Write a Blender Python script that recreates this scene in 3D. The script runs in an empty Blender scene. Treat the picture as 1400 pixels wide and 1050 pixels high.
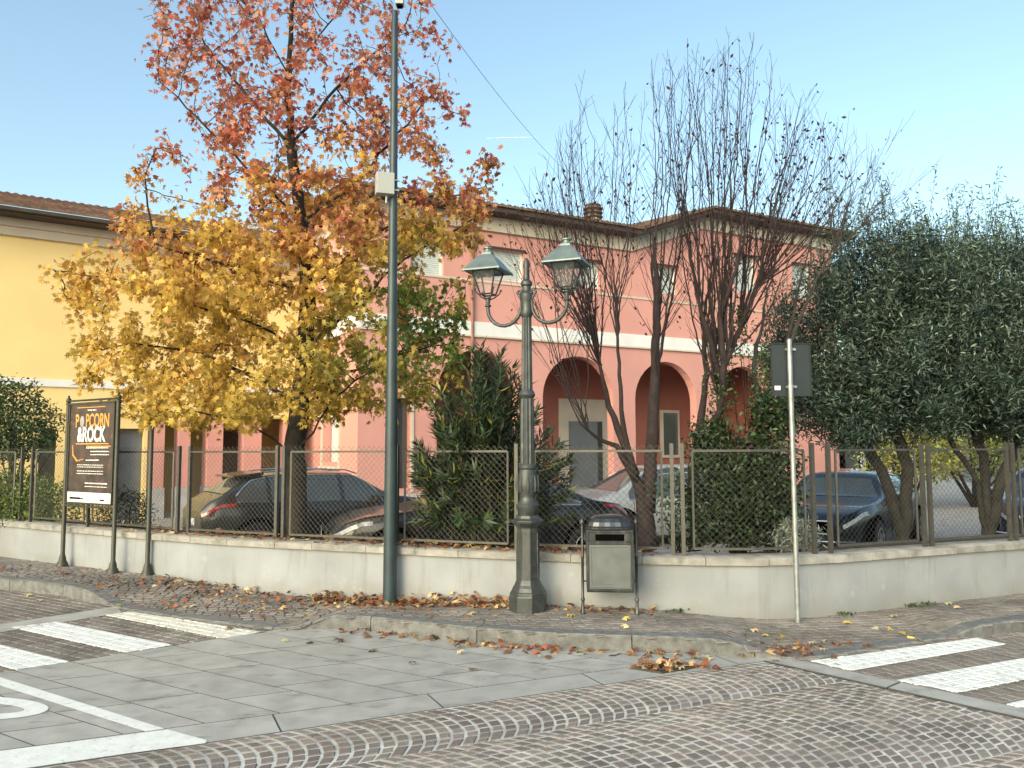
import bpy, math, random
import numpy as np
from mathutils import Vector, Matrix, noise as mnoise
random.seed(7); rng = np.random.default_rng(7)
S = bpy.context.scene
# ------------------------------------------------------------------ camera
F = 1100.0; CX, CY = 700.0, 525.0; EYE = 1.65
PITCH = math.atan(88/F); ROLL = math.radians(-0.2)
cam_d = bpy.data.cameras.new('camera'); cam = bpy.data.objects.new('camera', cam_d)
S.collection.objects.link(cam); S.camera = cam
cam_d.sensor_width = 36; cam_d.lens = 36*F/1400; cam_d.clip_end = 9000; cam_d.clip_start = 0.05
cam.location = (0, 0, EYE)
RM = Matrix.Rotation(math.pi/2 + PITCH, 4, 'X') @ Matrix.Rotation(ROLL, 4, 'Z')
cam.rotation_euler = RM.to_euler()
# ------------------------------------------------------------------ world and sun
SUN_AZ = math.radians(-148); SUN_EL = math.radians(24)
W = bpy.data.worlds.new('World'); S.world = W; W.use_nodes = True
nt = W.node_tree; nt.nodes.clear()
sky = nt.nodes.new('ShaderNodeTexSky'); sky.sky_type = 'NISHITA'; sky.sun_disc = False
sky.sun_elevation = SUN_EL; sky.sun_rotation = SUN_AZ
sky.air_density = 1.0; sky.dust_density = 3.4; sky.ozone_density = 1.2; sky.altitude = 50
bg = nt.nodes.new('ShaderNodeBackground'); bg.inputs[1].default_value = 0.15
wo = nt.nodes.new('ShaderNodeOutputWorld')
tn = nt.nodes.new('ShaderNodeMix'); tn.data_type = 'RGBA'; tn.blend_type = 'MULTIPLY'; tn.inputs['Factor'].default_value = 1; tn.inputs['B'].default_value = (1.13, 1.18, 1.03, 1)
nt.links.new(sky.outputs[0], tn.inputs['A']); nt.links.new(tn.outputs['Result'], bg.inputs[0]); nt.links.new(bg.outputs[0], wo.inputs[0])
sd = bpy.data.lights.new('sun', 'SUN'); sd.energy = .5; sd.angle = math.radians(75); sd.color = (1, .98, .96)
so = bpy.data.objects.new('sun', sd); S.collection.objects.link(so)
sdir = Vector((math.sin(SUN_AZ)*math.cos(SUN_EL), math.cos(SUN_AZ)*math.cos(SUN_EL), math.sin(SUN_EL)))
so.rotation_euler = sdir.to_track_quat('Z', 'Y').to_euler(); so.location = sdir*30
S.view_settings.view_transform = 'Standard'; S.view_settings.look = 'None'
S.view_settings.exposure = 1.08; S.view_settings.gamma = 1
S.render.engine = 'CYCLES'; S.cycles.max_bounces = 6; S.cycles.transparent_max_bounces = 8
# ------------------------------------------------------------------ calibration: photo pixel -> point in the place
R3 = RM.to_3x3()
def ray(px, py): return R3 @ Vector(((px-CX)/F, -(py-CY)/F, -1))
def G(px, py, z=0.0):
    r = ray(px, py); t = (z-EYE)/r.z; return Vector((r.x*t, r.y*t, z))
def D(px, py, y):
    r = ray(px, py); t = y/r.y; return Vector((r.x*t, y, EYE+r.z*t))
def g2(px, py, z=0.0): p = G(px, py, z); return (p.x, p.y)
# ------------------------------------------------------------------ helpers
def lerp(a, b, t): return a+(b-a)*t
def sstep(a, b, x): t = min(1, max(0, (x-a)/(b-a))); return t*t*(3-2*t)
class MB:
    def __init__(s): s.v = []; s.f = []; s.m = []
    def add(s, vs, fs, m=0):
        o = len(s.v); s.v += [tuple(v) for v in vs]; s.f += [tuple(i+o for i in f) for f in fs]; s.m += [m]*len(fs)
    def quad(s, a, b, c, d, m=0): s.add([a, b, c, d], [(0, 1, 2, 3)], m)
    def obox(s, c, ax, ay, az, m=0):     # centre + half axis vectors
        c, ax, ay, az = map(Vector, (c, ax, ay, az))
        vs = [c+sx*ax+sy*ay+sz*az for sz in (-1, 1) for sy in (-1, 1) for sx in (-1, 1)]
        s.add(vs, [(0, 2, 3, 1), (4, 5, 7, 6), (0, 1, 5, 4), (2, 6, 7, 3), (0, 4, 6, 2), (1, 3, 7, 5)], m)
    def box(s, x0, x1, y0, y1, z0, z1, m=0):
        s.obox(((x0+x1)/2, (y0+y1)/2, (z0+z1)/2), ((x1-x0)/2, 0, 0), (0, (y1-y0)/2, 0), (0, 0, (z1-z0)/2), m)
    def tube(s, pts, rad, n=8, m=0, cap=True, rot=0):
        pts = [Vector(p) for p in pts]
        if not hasattr(rad, '__len__'): rad = [rad]*len(pts)
        o = len(s.v); up = None
        for i, p in enumerate(pts):
            d = (pts[min(i+1, len(pts)-1)]-pts[max(i-1, 0)]).normalized()
            if up is None:
                up = Vector((0, 1, 0)) if abs(d.y) < .9 else Vector((1, 0, 0))
            a = (up-d*up.dot(d)).normalized(); b = d.cross(a); up = a
            for k in range(n):
                t = 2*math.pi*k/n+rot
                s.v.append(tuple(p+(a*math.cos(t)+b*math.sin(t))*rad[i]))
        for i in range(len(pts)-1):
            for k in range(n):
                k2 = (k+1) % n; s.f.append((o+i*n+k, o+i*n+k2, o+(i+1)*n+k2, o+(i+1)*n+k)); s.m.append(m)
        if cap:
            s.f.append(tuple(o+k for k in range(n))[::-1]); s.m.append(m)
            e = o+(len(pts)-1)*n; s.f.append(tuple(e+k for k in range(n))); s.m.append(m)
    def lathe(s, c, prof, n=16, m=0, rot=0, flute=0):   # prof: (r, z)
        c = Vector(c); o = len(s.v)
        for r, z in prof:
            for k in range(n):
                t = 2*math.pi*k/n+rot; rr = r*(1-(flute if k % 2 else 0))
                s.v.append((c.x+rr*math.cos(t), c.y+rr*math.sin(t), c.z+z))
        for i in range(len(prof)-1):
            for k in range(n):
                k2 = (k+1) % n; s.f.append((o+i*n+k, o+i*n+k2, o+(i+1)*n+k2, o+(i+1)*n+k)); s.m.append(m)
        s.f.append(tuple(o+k for k in range(n))[::-1]); s.m.append(m)
        e = o+(len(prof)-1)*n; s.f.append(tuple(e+k for k in range(n))); s.m.append(m)
    def ball(s, c, r, m=0, n=10, sz=1):
        s.lathe(c, [(r*math.sin(math.pi*i/7)+1e-4, -r*sz*math.cos(math.pi*i/7)) for i in range(8)], n, m)
    def prism(s, poly, z0, z1, m=0):
        n = len(poly); vs = [(x, y, z0) for x, y in poly]+[(x, y, z1) for x, y in poly]
        s.add(vs, [tuple(range(n))[::-1], tuple(range(n, 2*n))]+[(i, (i+1) % n, n+(i+1) % n, n+i) for i in range(n)], m)
def root_of(o):
    while o.parent: o = o.parent
    return o
def make(name, mb, mats, parent=None, smooth=False, local=False, bevel=0, auto=None):
    me = bpy.data.meshes.new(name); vs = mb.v
    if parent is not None and not local:
        L = root_of(parent).location; vs = [(v[0]-L.x, v[1]-L.y, v[2]-L.z) for v in vs]
    me.from_pydata(vs, [], mb.f)
    if not isinstance(mats, (list, tuple)): mats = [mats]
    for m in mats: me.materials.append(m)
    if len(mats) > 1: me.polygons.foreach_set('material_index', mb.m)
    if smooth: me.polygons.foreach_set('use_smooth', [True]*len(mb.f))
    me.update(); o = bpy.data.objects.new(name, me); S.collection.objects.link(o)
    if parent is not None: o.parent = parent
    if bevel:
        b = o.modifiers.new('bevel', 'BEVEL'); b.width = bevel; b.segments = 2; b.limit_method = 'ANGLE'
    if auto:
        me.polygons.foreach_set('use_smooth', [True]*len(mb.f))
        try: me.set_sharp_from_angle(angle=math.radians(auto))
        except Exception: pass
    return o
def np_mesh(name, V, Fc, mat, parent=None, col=None, smooth=False):
    """V (n,3), Fc (m,k) same-size faces; col (m,3) per-face colour"""
    V = np.asarray(V, dtype=np.float32); Fc = np.asarray(Fc, dtype=np.int32)
    if parent is not None: V = V-np.array(root_of(parent).location, dtype=np.float32)
    me = bpy.data.meshes.new(name); n, k = Fc.shape
    me.vertices.add(len(V)); me.vertices.foreach_set('co', V.ravel())
    me.loops.add(n*k); me.loops.foreach_set('vertex_index', Fc.ravel())
    me.polygons.add(n); me.polygons.foreach_set('loop_start', np.arange(0, n*k, k, dtype=np.int32))
    me.polygons.foreach_set('loop_total', np.full(n, k, dtype=np.int32))
    me.materials.append(mat); me.update(calc_edges=True); me.validate()
    if col is not None:
        a = me.attributes.new('tint', 'FLOAT_COLOR', 'FACE')
        c4 = np.ones((n, 4), dtype=np.float32); c4[:, :3] = col; a.data.foreach_set('color', c4.ravel())
    o = bpy.data.objects.new(name, me); S.collection.objects.link(o)
    if parent is not None: o.parent = parent
    return o
def thing(name, label, cat, loc, rotz=0, group=None):
    o = bpy.data.objects.new(name, None); S.collection.objects.link(o); o.empty_display_size = .2
    o.location = loc; o.rotation_euler = (0, 0, rotz); o['label'] = label; o['category'] = cat
    if group: o['group'] = group
    return o
def tag(o, label, cat, group=None):
    o['label'] = label; o['category'] = cat
    if group: o['group'] = group
    return o
def struct(o, kind='structure', label=None, cat=None):
    o['kind'] = kind
    if label: o['label'] = label
    if cat: o['category'] = cat
    return o
# ------------------------------------------------------------------ materials
def mat(name, col, rough=.7, var=.15, scale=4, metal=0, bump=0, bscale=40, col2=None, island=0, coat=0, spec=.5, detail=6):
    m = bpy.data.materials.new(name); m.use_nodes = True; n = m.node_tree.nodes; l = m.node_tree.links
    b = n['Principled BSDF']; b.inputs['Roughness'].default_value = rough; b.inputs['Metallic'].default_value = metal
    b.inputs['Specular IOR Level'].default_value = spec
    if coat: b.inputs['Coat Weight'].default_value = coat; b.inputs['Coat Roughness'].default_value = .04
    tc = n.new('ShaderNodeTexCoord'); no = n.new('ShaderNodeTexNoise'); no.inputs['Scale'].default_value = scale
    no.inputs['Detail'].default_value = detail; l.new(tc.outputs['Object'], no.inputs['Vector'])
    mx = n.new('ShaderNodeMix'); mx.data_type = 'RGBA'
    c2 = col2 if col2 else tuple(c*(1-var*1.6) for c in col); c1 = col if col2 else tuple(min(1, c*(1+var*.7)) for c in col)
    mx.inputs['A'].default_value = (*c1, 1); mx.inputs['B'].default_value = (*c2, 1)
    mr = n.new('ShaderNodeMapRange'); mr.inputs['From Min'].default_value = .35; mr.inputs['From Max'].default_value = .68
    l.new(no.outputs['Fac'], mr.inputs['Value']); l.new(mr.outputs[0], mx.inputs['Factor']); out = mx.outputs['Result']
    if island:
        ge = n.new('ShaderNodeNewGeometry'); hs = n.new('ShaderNodeHueSaturation')
        mr2 = n.new('ShaderNodeMapRange'); mr2.inputs['To Min'].default_value = 1-island; mr2.inputs['To Max'].default_value = 1+island
        l.new(ge.outputs['Random Per Island'], mr2.inputs['Value']); l.new(mr2.outputs[0], hs.inputs['Value'])
        mt = n.new('ShaderNodeMath'); mt.operation = 'MULTIPLY'; mt.inputs[1].default_value = 37.7
        fr = n.new('ShaderNodeMath'); fr.operation = 'FRACT'; mr3 = n.new('ShaderNodeMapRange')
        mr3.inputs['To Min'].default_value = .5-.05*island*2; mr3.inputs['To Max'].default_value = .5+.05*island*2
        l.new(ge.outputs['Random Per Island'], mt.inputs[0]); l.new(mt.outputs[0], fr.inputs[0]); l.new(fr.outputs[0], mr3.inputs['Value'])
        l.new(mr3.outputs[0], hs.inputs['Hue']); l.new(out, hs.inputs['Color']); out = hs.outputs[0]
    l.new(out, b.inputs['Base Color'])
    if bump:
        nb = n.new('ShaderNodeTexNoise'); nb.inputs['Scale'].default_value = bscale; nb.inputs['Detail'].default_value = 4
        bp = n.new('ShaderNodeBump'); bp.inputs['Strength'].default_value = bump; bp.inputs['Distance'].default_value = .01
        l.new(tc.outputs['Object'], nb.inputs['Vector']); l.new(nb.outputs['Fac'], bp.inputs['Height']); l.new(bp.outputs[0], b.inputs['Normal'])
    m['out'] = 1
    return m
def stain(m, col, scale, lo, hi, amount=.6, stretch=(1, 1, 1)):
    """a second layer of stains with shapes of their own"""
    n = m.node_tree.nodes; l = m.node_tree.links; b = n['Principled BSDF']
    src = b.inputs['Base Color'].links[0].from_socket
    tc = n.new('ShaderNodeTexCoord'); mp = n.new('ShaderNodeMapping'); mp.inputs['Scale'].default_value = stretch
    no = n.new('ShaderNodeTexNoise'); no.inputs['Scale'].default_value = scale; no.inputs['Detail'].default_value = 8; no.inputs['Roughness'].default_value = .65
    l.new(tc.outputs['Object'], mp.inputs[0]); l.new(mp.outputs[0], no.inputs['Vector'])
    mr = n.new('ShaderNodeMapRange'); mr.inputs['From Min'].default_value = lo; mr.inputs['From Max'].default_value = hi; mr.inputs['To Max'].default_value = amount
    mx = n.new('ShaderNodeMix'); mx.data_type = 'RGBA'; mx.inputs['B'].default_value = (*col, 1)
    l.new(no.outputs['Fac'], mr.inputs['Value']); l.new(mr.outputs[0], mx.inputs['Factor']); l.new(src, mx.inputs['A']); l.new(mx.outputs['Result'], b.inputs['Base Color'])
    return m
def leafmat(name, transl=.35, rough=.5):
    m = bpy.data.materials.new(name); m.use_nodes = True; n = m.node_tree.nodes; l = m.node_tree.links
    b = n['Principled BSDF']; b.inputs['Roughness'].default_value = rough; b.inputs['Specular IOR Level'].default_value = .35
    at = n.new('ShaderNodeAttribute'); at.attribute_name = 'tint'; l.new(at.outputs['Color'], b.inputs['Base Color'])
    tr = n.new('ShaderNodeBsdfTranslucent'); l.new(at.outputs['Color'], tr.inputs['Color'])
    ms = n.new('ShaderNodeMixShader'); ms.inputs[0].default_value = transl
    l.new(b.outputs[0], ms.inputs[1]); l.new(tr.outputs[0], ms.inputs[2]); l.new(ms.outputs[0], n['Material Output'].inputs['Surface'])
    return m
M = {}
M['sett'] = stain(mat('porphyry setts', (.205, .175, .158), .75, .2, 1.3, bump=.6, bscale=55, island=.27), (.10, .11, .085), 1.1, .55, .75, .6)
M['grout'] = stain(mat('pale sand joints', (.54, .53, .50), .95, .15, 9, bump=.3), (.20, .19, .165), .8, .5, .66, .7)
M['sett_walk'] = mat('worn pavement setts', (.20, .178, .16), .85, .25, 1.5, bump=.5, bscale=50, island=.22)
M['grout_dark'] = mat('dusty joints', (.22, .20, .17), .95, .25, 6)
M['slab'] = stain(stain(mat('grey stone slabs', (.375, .37, .35), .62, .13, 5, bump=.45, bscale=120, island=.08), (.13, .13, .12), 3.2, .57, .70, .8, (1, 2.2, 1)), (.38, .385, .37), 1.4, .5, .68, .55)
M['joint'] = mat('dark slab joints', (.07, .07, .065), .9)
M['kerb'] = stain(mat('granite kerb', (.165, .168, .165), .85, .2, 14, bump=.8, bscale=70, island=.12), (.07, .07, .06), 9, .55, .7, .7)
M['paint'] = stain(mat('road paint', (.72, .74, .72), .6, .06, 12, bump=.2), (.30, .29, .27), 22, .60, .68, .8)
M['paint_sett'] = stain(mat('road paint on setts', (.72, .74, .72), .65, .08, 9, bump=.4, bscale=60, island=.06), (.26, .24, .22), 16, .58, .66, .85)
M['paint_yel'] = stain(mat('ageing road paint on setts', (.70, .68, .60), .65, .08, 9, bump=.4, bscale=60, island=.06), (.26, .24, .22), 14, .55, .66, .85)
M['ground'] = mat('far asphalt', (.12, .115, .11), .9, .2, 2, bump=.4)
M['yard'] = mat('courtyard gravel', (.34, .33, .31), .95, .2, 5, bump=.8, bscale=60)
M['soil'] = mat('bed soil', (.06, .045, .03), .95, .3, 8, bump=1, bscale=30)
M['plaster'] = stain(stain(mat('grey plaster', (.285, .303, .322), .9, .10, 1.6, bump=.25, bscale=60), (.24, .24, .235), 1.4, .5, .72, .55, (1, 1, .35)), (.40, .405, .405), 3.5, .6, .68, .5)
M['coping'] = stain(mat('coping stone', (.30, .29, .27), .85, .18, 6, bump=.5, bscale=50, island=.12), (.12, .13, .09), 5, .52, .68, .7)
M['galv'] = mat('fence steel', (.085, .082, .072), .5, .12, 20, metal=.4)
M['wire'] = mat('fence wire', (.06, .06, .056), .5, .1, 20, metal=.4)
M['cast'] = stain(mat('grey green cast iron', (.055, .062, .062), .42, .2, 14, metal=.25, bump=.15, bscale=80), (.20, .22, .21), 10, .6, .75, .5)
M['lamproof'] = mat('weathered lantern sheet', (.15, .19, .19), .38, .15, 9, metal=.3)
M['pole'] = stain(mat('blue green pole paint', (.030, .050, .058), .42, .15, 5, metal=.1), (.07, .08, .07), 8, .6, .75, .4, (1, 1, .3))
M['frame'] = mat('dark olive paint', (.05, .052, .040), .45, .15, 10, metal=.2)
M['dark'] = mat('black void', (.003, .003, .003), .9, spec=0)
M['binsteel'] = stain(mat('bin steel', (.045, .050, .052), .35, .2, 8, metal=.5), (.18, .19, .19), 6, .5, .7, .5, (2, 2, .5))
M['binpanel'] = stain(mat('bin door', (.15, .165, .165), .38, .12, 6, metal=.5), (.10, .11, .11), 12, .6, .7, .5, (1, 1, .5))
M['zinc'] = mat('galvanised tube', (.34, .36, .36), .4, .15, 14, metal=.6)
M['signback'] = mat('sign back', (.014, .022, .026), .5, .1, 5)
M['white'] = mat('white', (.75, .76, .76), .5, .03)
M['boxgrey'] = mat('box plastic', (.36, .375, .36), .5, .05)
M['red'] = stain(mat('salmon render', (.60, .295, .258), .9, .05, .8, bump=.15, bscale=40), (.55, .255, .21), 1.2, .5, .75, .5, (1, 1, .5))
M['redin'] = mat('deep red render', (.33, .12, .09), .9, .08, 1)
M['yellow'] = stain(mat('yellow render', (.80, .61, .28), .9, .04, .7, bump=.15, bscale=40), (.72, .53, .23), 1, .5, .75, .4, (1, 1, .5))
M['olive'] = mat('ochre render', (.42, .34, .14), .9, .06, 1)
M['cream'] = mat('cream trim', (.56, .50, .42), .85, .06, 2)
M['band'] = mat('white trim', (.70, .70, .70), .85, .04, 3)
M['plinth'] = mat('grey plinth', (.42, .42, .42), .9, .12, 3)
M['tile'] = stain(mat('clay tiles', (.17, .095, .068), .9, .25, 5, island=.25), (.09, .07, .055), 3, .5, .7, .6)
M['eave'] = mat('dark eave board', (.055, .042, .036), .8, .2, 4)
M['shutter'] = mat('roller shutter', (.56, .62, .62), .6, .04)
M['doorgrey'] = mat('grey metal door', (.16, .18, .20), .5, .06)
M['glass'] = mat('window glass', (.07, .085, .09), .05, .1, 2, spec=.8)
M['lampglass'] = None
M['bark'] = mat('dark bark', (.024, .019, .015), .95, .35, 12, bump=1, bscale=25)
M['barkred'] = mat('plum bark', (.030, .019, .020), .9, .3, 10, bump=.6, bscale=30)
M['barkgrey'] = mat('grey bark', (.062, .056, .048), .9, .25, 10, bump=.6, bscale=30)
M['barkolive'] = mat('olive bark', (.032, .029, .024), .95, .3, 9, bump=1, bscale=22)
M['leaf'] = leafmat('autumn leaves', .42); M['leafg'] = leafmat('green leaves', .2, .42); M['litter'] = leafmat('dry leaves', .1, .7)
M['tyre'] = mat('tyre', (.012, .012, .012), .8, .1); M['alloy'] = mat('alloy', (.4, .4, .41), .3, .05, metal=.8)
M['chrome'] = mat('chrome', (.6, .6, .61), .15, .05, metal=.9); M['taill'] = mat('red lens', (.42, .012, .02), .12, .05, spec=.8)
M['headl'] = mat('clear lens', (.42, .45, .47), .08, .2, 30, spec=.9)
M['plate'] = mat('plate', (.7, .7, .7), .4, .02)
def glassy(name, col, a):
    m = mat(name, col, .05, .02, spec=.8); m.node_tree.nodes['Principled BSDF'].inputs['Alpha'].default_value = a; return m
M['lampglass'] = glassy('lantern pane', (.5, .55, .55), .10)
def paint(name, c): return mat(name, c, .35, .05, 2, metal=.1, coat=.6)
def splash(m, col, z0, z1, amount=.7):
    """splash dirt with a ragged upper edge near the foot of a wall (object z in metres)"""
    n = m.node_tree.nodes; l = m.node_tree.links; b = n['Principled BSDF']; src = b.inputs['Base Color'].links[0].from_socket
    tc = n.new('ShaderNodeTexCoord'); sp = n.new('ShaderNodeSeparateXYZ'); no = n.new('ShaderNodeTexNoise'); no.inputs['Scale'].default_value = 3; no.inputs['Detail'].default_value = 9
    l.new(tc.outputs['Object'], sp.inputs[0]); l.new(tc.outputs['Object'], no.inputs['Vector'])
    ma = n.new('ShaderNodeMath'); ma.operation = 'MULTIPLY_ADD'; ma.inputs[1].default_value = -.45; l.new(no.outputs['Fac'], ma.inputs[0]); l.new(sp.outputs['Z'], ma.inputs[2])
    mr = n.new('ShaderNodeMapRange'); mr.inputs['From Min'].default_value = z1-.22; mr.inputs['From Max'].default_value = z0-.22; mr.inputs['To Max'].default_value = amount; l.new(ma.outputs[0], mr.inputs['Value'])
    mx = n.new('ShaderNodeMix'); mx.data_type = 'RGBA'; mx.inputs['B'].default_value = (*col, 1); l.new(mr.outputs[0], mx.inputs['Factor']); l.new(src, mx.inputs['A']); l.new(mx.outputs['Result'], b.inputs['Base Color'])
splash(M['plaster'], (.21, .20, .175), -.02, .24, .6)
stain(M['plaster'], (.19, .19, .175), 7, .55, .68, .55, (1, 1, .12))
# ------------------------------------------------------------------ polygon clipping in plan
def clip(poly, hp):           # hp: list of (point, normal) half-planes, keep n.(p-a) >= 0
    for (ax, ay), (nx, ny) in hp:
        out = []; n = len(poly)
        for i in range(n):
            p, q = poly[i], poly[(i+1) % n]
            dp = (p[0]-ax)*nx+(p[1]-ay)*ny; dq = (q[0]-ax)*nx+(q[1]-ay)*ny
            if dp >= 0: out.append(p)
            if (dp >= 0) != (dq >= 0):
                t = dp/(dp-dq); out.append((p[0]+(q[0]-p[0])*t, p[1]+(q[1]-p[1])*t))
        poly = out
        if len(poly) < 3: return []
    return poly
def halfplanes(conv):
    cx = sum(p[0] for p in conv)/len(conv); cy = sum(p[1] for p in conv)/len(conv); r = []
    for i in range(len(conv)):
        a, b = conv[i], conv[(i+1) % len(conv)]; nx, ny = -(b[1]-a[1]), b[0]-a[0]
        if (cx-a[0])*nx+(cy-a[1])*ny < 0: nx, ny = -nx, -ny
        r.append((a, (nx, ny)))
    return r
def inside(poly, x, y):
    c = False; n = len(poly); j = n-1
    for i in range(n):
        xi, yi = poly[i]; xj, yj = poly[j]
        if (yi > y) != (yj > y) and x < (xj-xi)*(y-yi)/(yj-yi)+xi: c = not c
        j = i
    return c
def area(poly): return .5*abs(sum(poly[i][0]*poly[(i+1) % len(poly)][1]-poly[(i+1) % len(poly)][0]*poly[i][1] for i in range(len(poly))))
def stone(mb, poly, z, h, inset, zf=None, tl=1):
    """one paving stone: top face with worn edges"""
    n = len(poly); cx = sum(p[0] for p in poly)/n; cy = sum(p[1] for p in poly)/n
    r = max(.02, math.sqrt(area(poly))/2); k = max(.3, 1-inset/r)
    tx, ty = tl*random.uniform(-.03, .03)*h*10, tl*random.uniform(-.03, .03)*h*10
    vs = []
    for x, y in poly: b = (zf(x, y) if zf else 0); vs.append((x, y, z-h+b))
    for x, y in poly:
        X, Y = cx+(x-cx)*k, cy+(y-cy)*k; b = (zf(X, Y) if zf else 0)
        vs.append((X, Y, z+b+tx*(X-cx)+ty*(Y-cy)))
    mb.add(vs, [tuple(range(n, 2*n))]); k = len(mb.v)-2*n; mb.f += [(k+i, k+(i+1) % n, k+n+(i+1) % n, k+n+i) for i in range(n)]; mb.m += [1]*n
# ------------------------------------------------------------------ plan lines
FANA, FANB = g2(43, 1050), g2(1043, 904)                 # edge of the fan-laid setts
e1 = Vector((FANB[0]-FANA[0], FANB[1]-FANA[1])).normalized(); e1p = Vector((e1.y, -e1.x))  # e1p towards the camera
STA, STB = g2(1050, 904), g2(1400, 982)                  # lower edge of the right strip
STC, STD = g2(1107, 905), g2(1375, 964)                  # upper edge
f2 = (Vector(STB)-Vector(STA)).normalized()
def ext(a, b, t0, t1):
    a, b = Vector(a), Vector(b); d = (b-a).normalized(); return tuple(a-d*t0), tuple(b+d*t1)
XL0, XL1 = g2(24, 916), g2(430, 853)                     # slab edge against left crosswalk
# wall line from coping height .65
cop_px = [(0, 712), (115, 722.5), (230, 733), (300, 737), (373, 740), (480, 745.5), (580, 750), (700, 755.5), (790, 759), (877, 761), (974, 763.3), (1043, 764.2), (1093, 763), (1150, 759), (1207, 754), (1300, 747.5), (1400, 741)]
COP = .60
WL = [Vector(g2(x, y, COP)) for x, y in cop_px]
d0 = (WL[0]-WL[2]).normalized(); d1 = (WL[-1]-WL[-3]).normalized()
WL = [WL[0]+d0*7, WL[0]+d0*3]+WL+[WL[-1]+d1*3, WL[-1]+d1*9]
# smooth the line a little
for _ in range(2): WL = [WL[0]]+[(WL[i-1]+WL[i]*2+WL[i+1])/4 for i in range(1, len(WL)-1)]+[WL[-1]]
# resample
def resample(pts, step):
    out = [pts[0]]; acc = 0
    for a, b in zip(pts, pts[1:]):
        L = (b-a).length; t = step-acc
        while t <= L: out.append(a+(b-a)*(t/L)); t += step
        acc = L-(t-step)
    return out
WP = resample(WL, .1)
def nrm(i, P):
    a, b = P[max(0, i-1)], P[min(len(P)-1, i+1)]; d = (b-a).normalized(); return Vector((-d.y, d.x))   # away from the street
WN = [nrm(i, WP) for i in range(len(WP))]
def wall_index(px):
    best = None
    r = ray(px, 700); k = r.x/r.y
    return min(range(len(WP)), key=lambda i: abs(WP[i].x-k*WP[i].y)+(100 if WP[i].y < 0 else 0))
# kerb line (road level)
kb_px = [(-520, 735), (-200, 773), (0, 806), (60, 811), (130, 823), (165, 833), (250, 846), (380, 862), (430, 859), (500, 862), (593, 873), (673, 881), (753, 887), (832, 890), (950, 894), (1025, 899), (1072, 902), (1107, 903), (1200, 888), (1290, 874), (1345, 869), (1400, 862), (1650, 826), (2000, 780)]
KB = resample([Vector(g2(x, y)) for x, y in kb_px], .12)
for _ in range(3): KB = [KB[0]]+[(KB[i-1]+KB[i]*2+KB[i+1])/4 for i in range(1, len(KB)-1)]+[KB[-1]]
def pxx(x, y): return CX+F*x/max(y, .1)
def kerbh(x, y):      # kerb upstand: drops to almost nothing at the two crossings
    p = pxx(x, y)
    h = .125*(1-sstep(110, 175, p)*(1-sstep(385, 470, p)))
    return max(.012, h*(1-sstep(960, 1085, p)*(1-sstep(1270, 1340, p)*.75)))
KV = np.array([(k.x, k.y) for k in KB]); KH = np.array([kerbh(k.x, k.y) for k in KB])
def walkz(x, y):
    d = (KV[:, 0]-x)**2+(KV[:, 1]-y)**2; i = int(d.argmin()); dd = math.sqrt(d[i])
    base = float(np.interp(pxx(x, y), [-300, 0, 230, 373, 524, 650, 877, 1043, 1150, 1400], [.10, .07, .10, .004, .01, .08, .10, .02, .02, .04]))
    return lerp(KH[i], base, sstep(.1, 1.2, dd))
# ------------------------------------------------------------------ ground
mb = MB(); mb.quad((-400, -200, -.5), (400, -200, -.5), (400, 900, -.5), (-400, 900, -.5))
struct(make('ground', mb, M['ground']))
mb = MB(); eL, eR = WP[0]+d0*60, WP[-1]+d1*60; rb = [WP[i]+WN[i]*.1 for i in range(0, len(WP), 5)]+[WP[-1]+WN[-1]*.1]
rb = [eL]+rb+[eR, Vector((eR.x+20, -60)), Vector((eL.x-20, -60))]; mb.add([(p.x, p.y, -.06) for p in rb], [tuple(range(len(rb)))]); struct(make('street_asphalt', mb, M['ground']))
fan_poly = [tuple(Vector(FANA)-e1*9), FANB, tuple(Vector(FANB)+f2*16), (0, -12)]
hpf = halfplanes(fan_poly)
# fan-laid setts
def fan_road():
    mb = MB(); O = Vector(FANA)-e1*6; pitch = .083
    cols = [(.01, .66)]; c = .66
    while c < 9: cols.append((c, c+1.36)); c += 1.36
    for ci, (a, b) in enumerate(cols):
        Wd = b-a; R = Wd*.74 if ci else Wd*.76; sm = math.sqrt(R*R-(Wd/2)**2); c0 = (a+b)/2
        n = int(16/pitch); ph = (ci*.37) % 1*pitch
        def off(s): return math.sqrt(max(0, R*R-s*s))-sm
        for k in range(n):
            s = -Wd/2+random.uniform(0, .03); ss = [-Wd/2]
            while s < Wd/2-.05:
                sl = abs(s)/R; s += pitch*random.uniform(.85, 1.2)*math.sqrt(max(.25, 1-sl*sl)); ss.append(min(s, Wd/2))
            if ss[-1] < Wd/2: ss[-1] = Wd/2
            for s0, s1 in zip(ss, ss[1:]):
                g = .0056; q = []
                for s_, kk in ((s0+g, k+g/pitch*1.2), (s1-g, k+g/pitch*1.2), (s1-g, k+1-g/pitch*1.2), (s0+g, k+1-g/pitch*1.2)):
                    p = O+e1*(kk*pitch+ph+off(s_)+random.uniform(-.003, .003))+e1p*(c0+s_+random.uniform(-.003, .003)); q.append((p.x, p.y))
                if q[0][1] < 1.8 or q[0][0] < -8 or q[0][0] > 10: continue
                q = clip(q, hpf)
                if len(q) >= 3 and area(q) > .0006: stone(mb, q, random.uniform(-.0025, .002), .009, .006, None, 1.6)
    return mb
o = struct(make('sett_road', fan_road(), M['sett']))
mb = MB(); ge = [(-16, -6)]+[tuple(Vector(FANA)-e1*9)]+[FANB]+[tuple(Vector(STB)+f2*9)]+[(16, -6)]
mb.add([(x, y, -.0048) for x, y in ge], [tuple(range(len(ge)))]); struct(make('road_joint_sand', mb, M['grout']))
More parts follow.
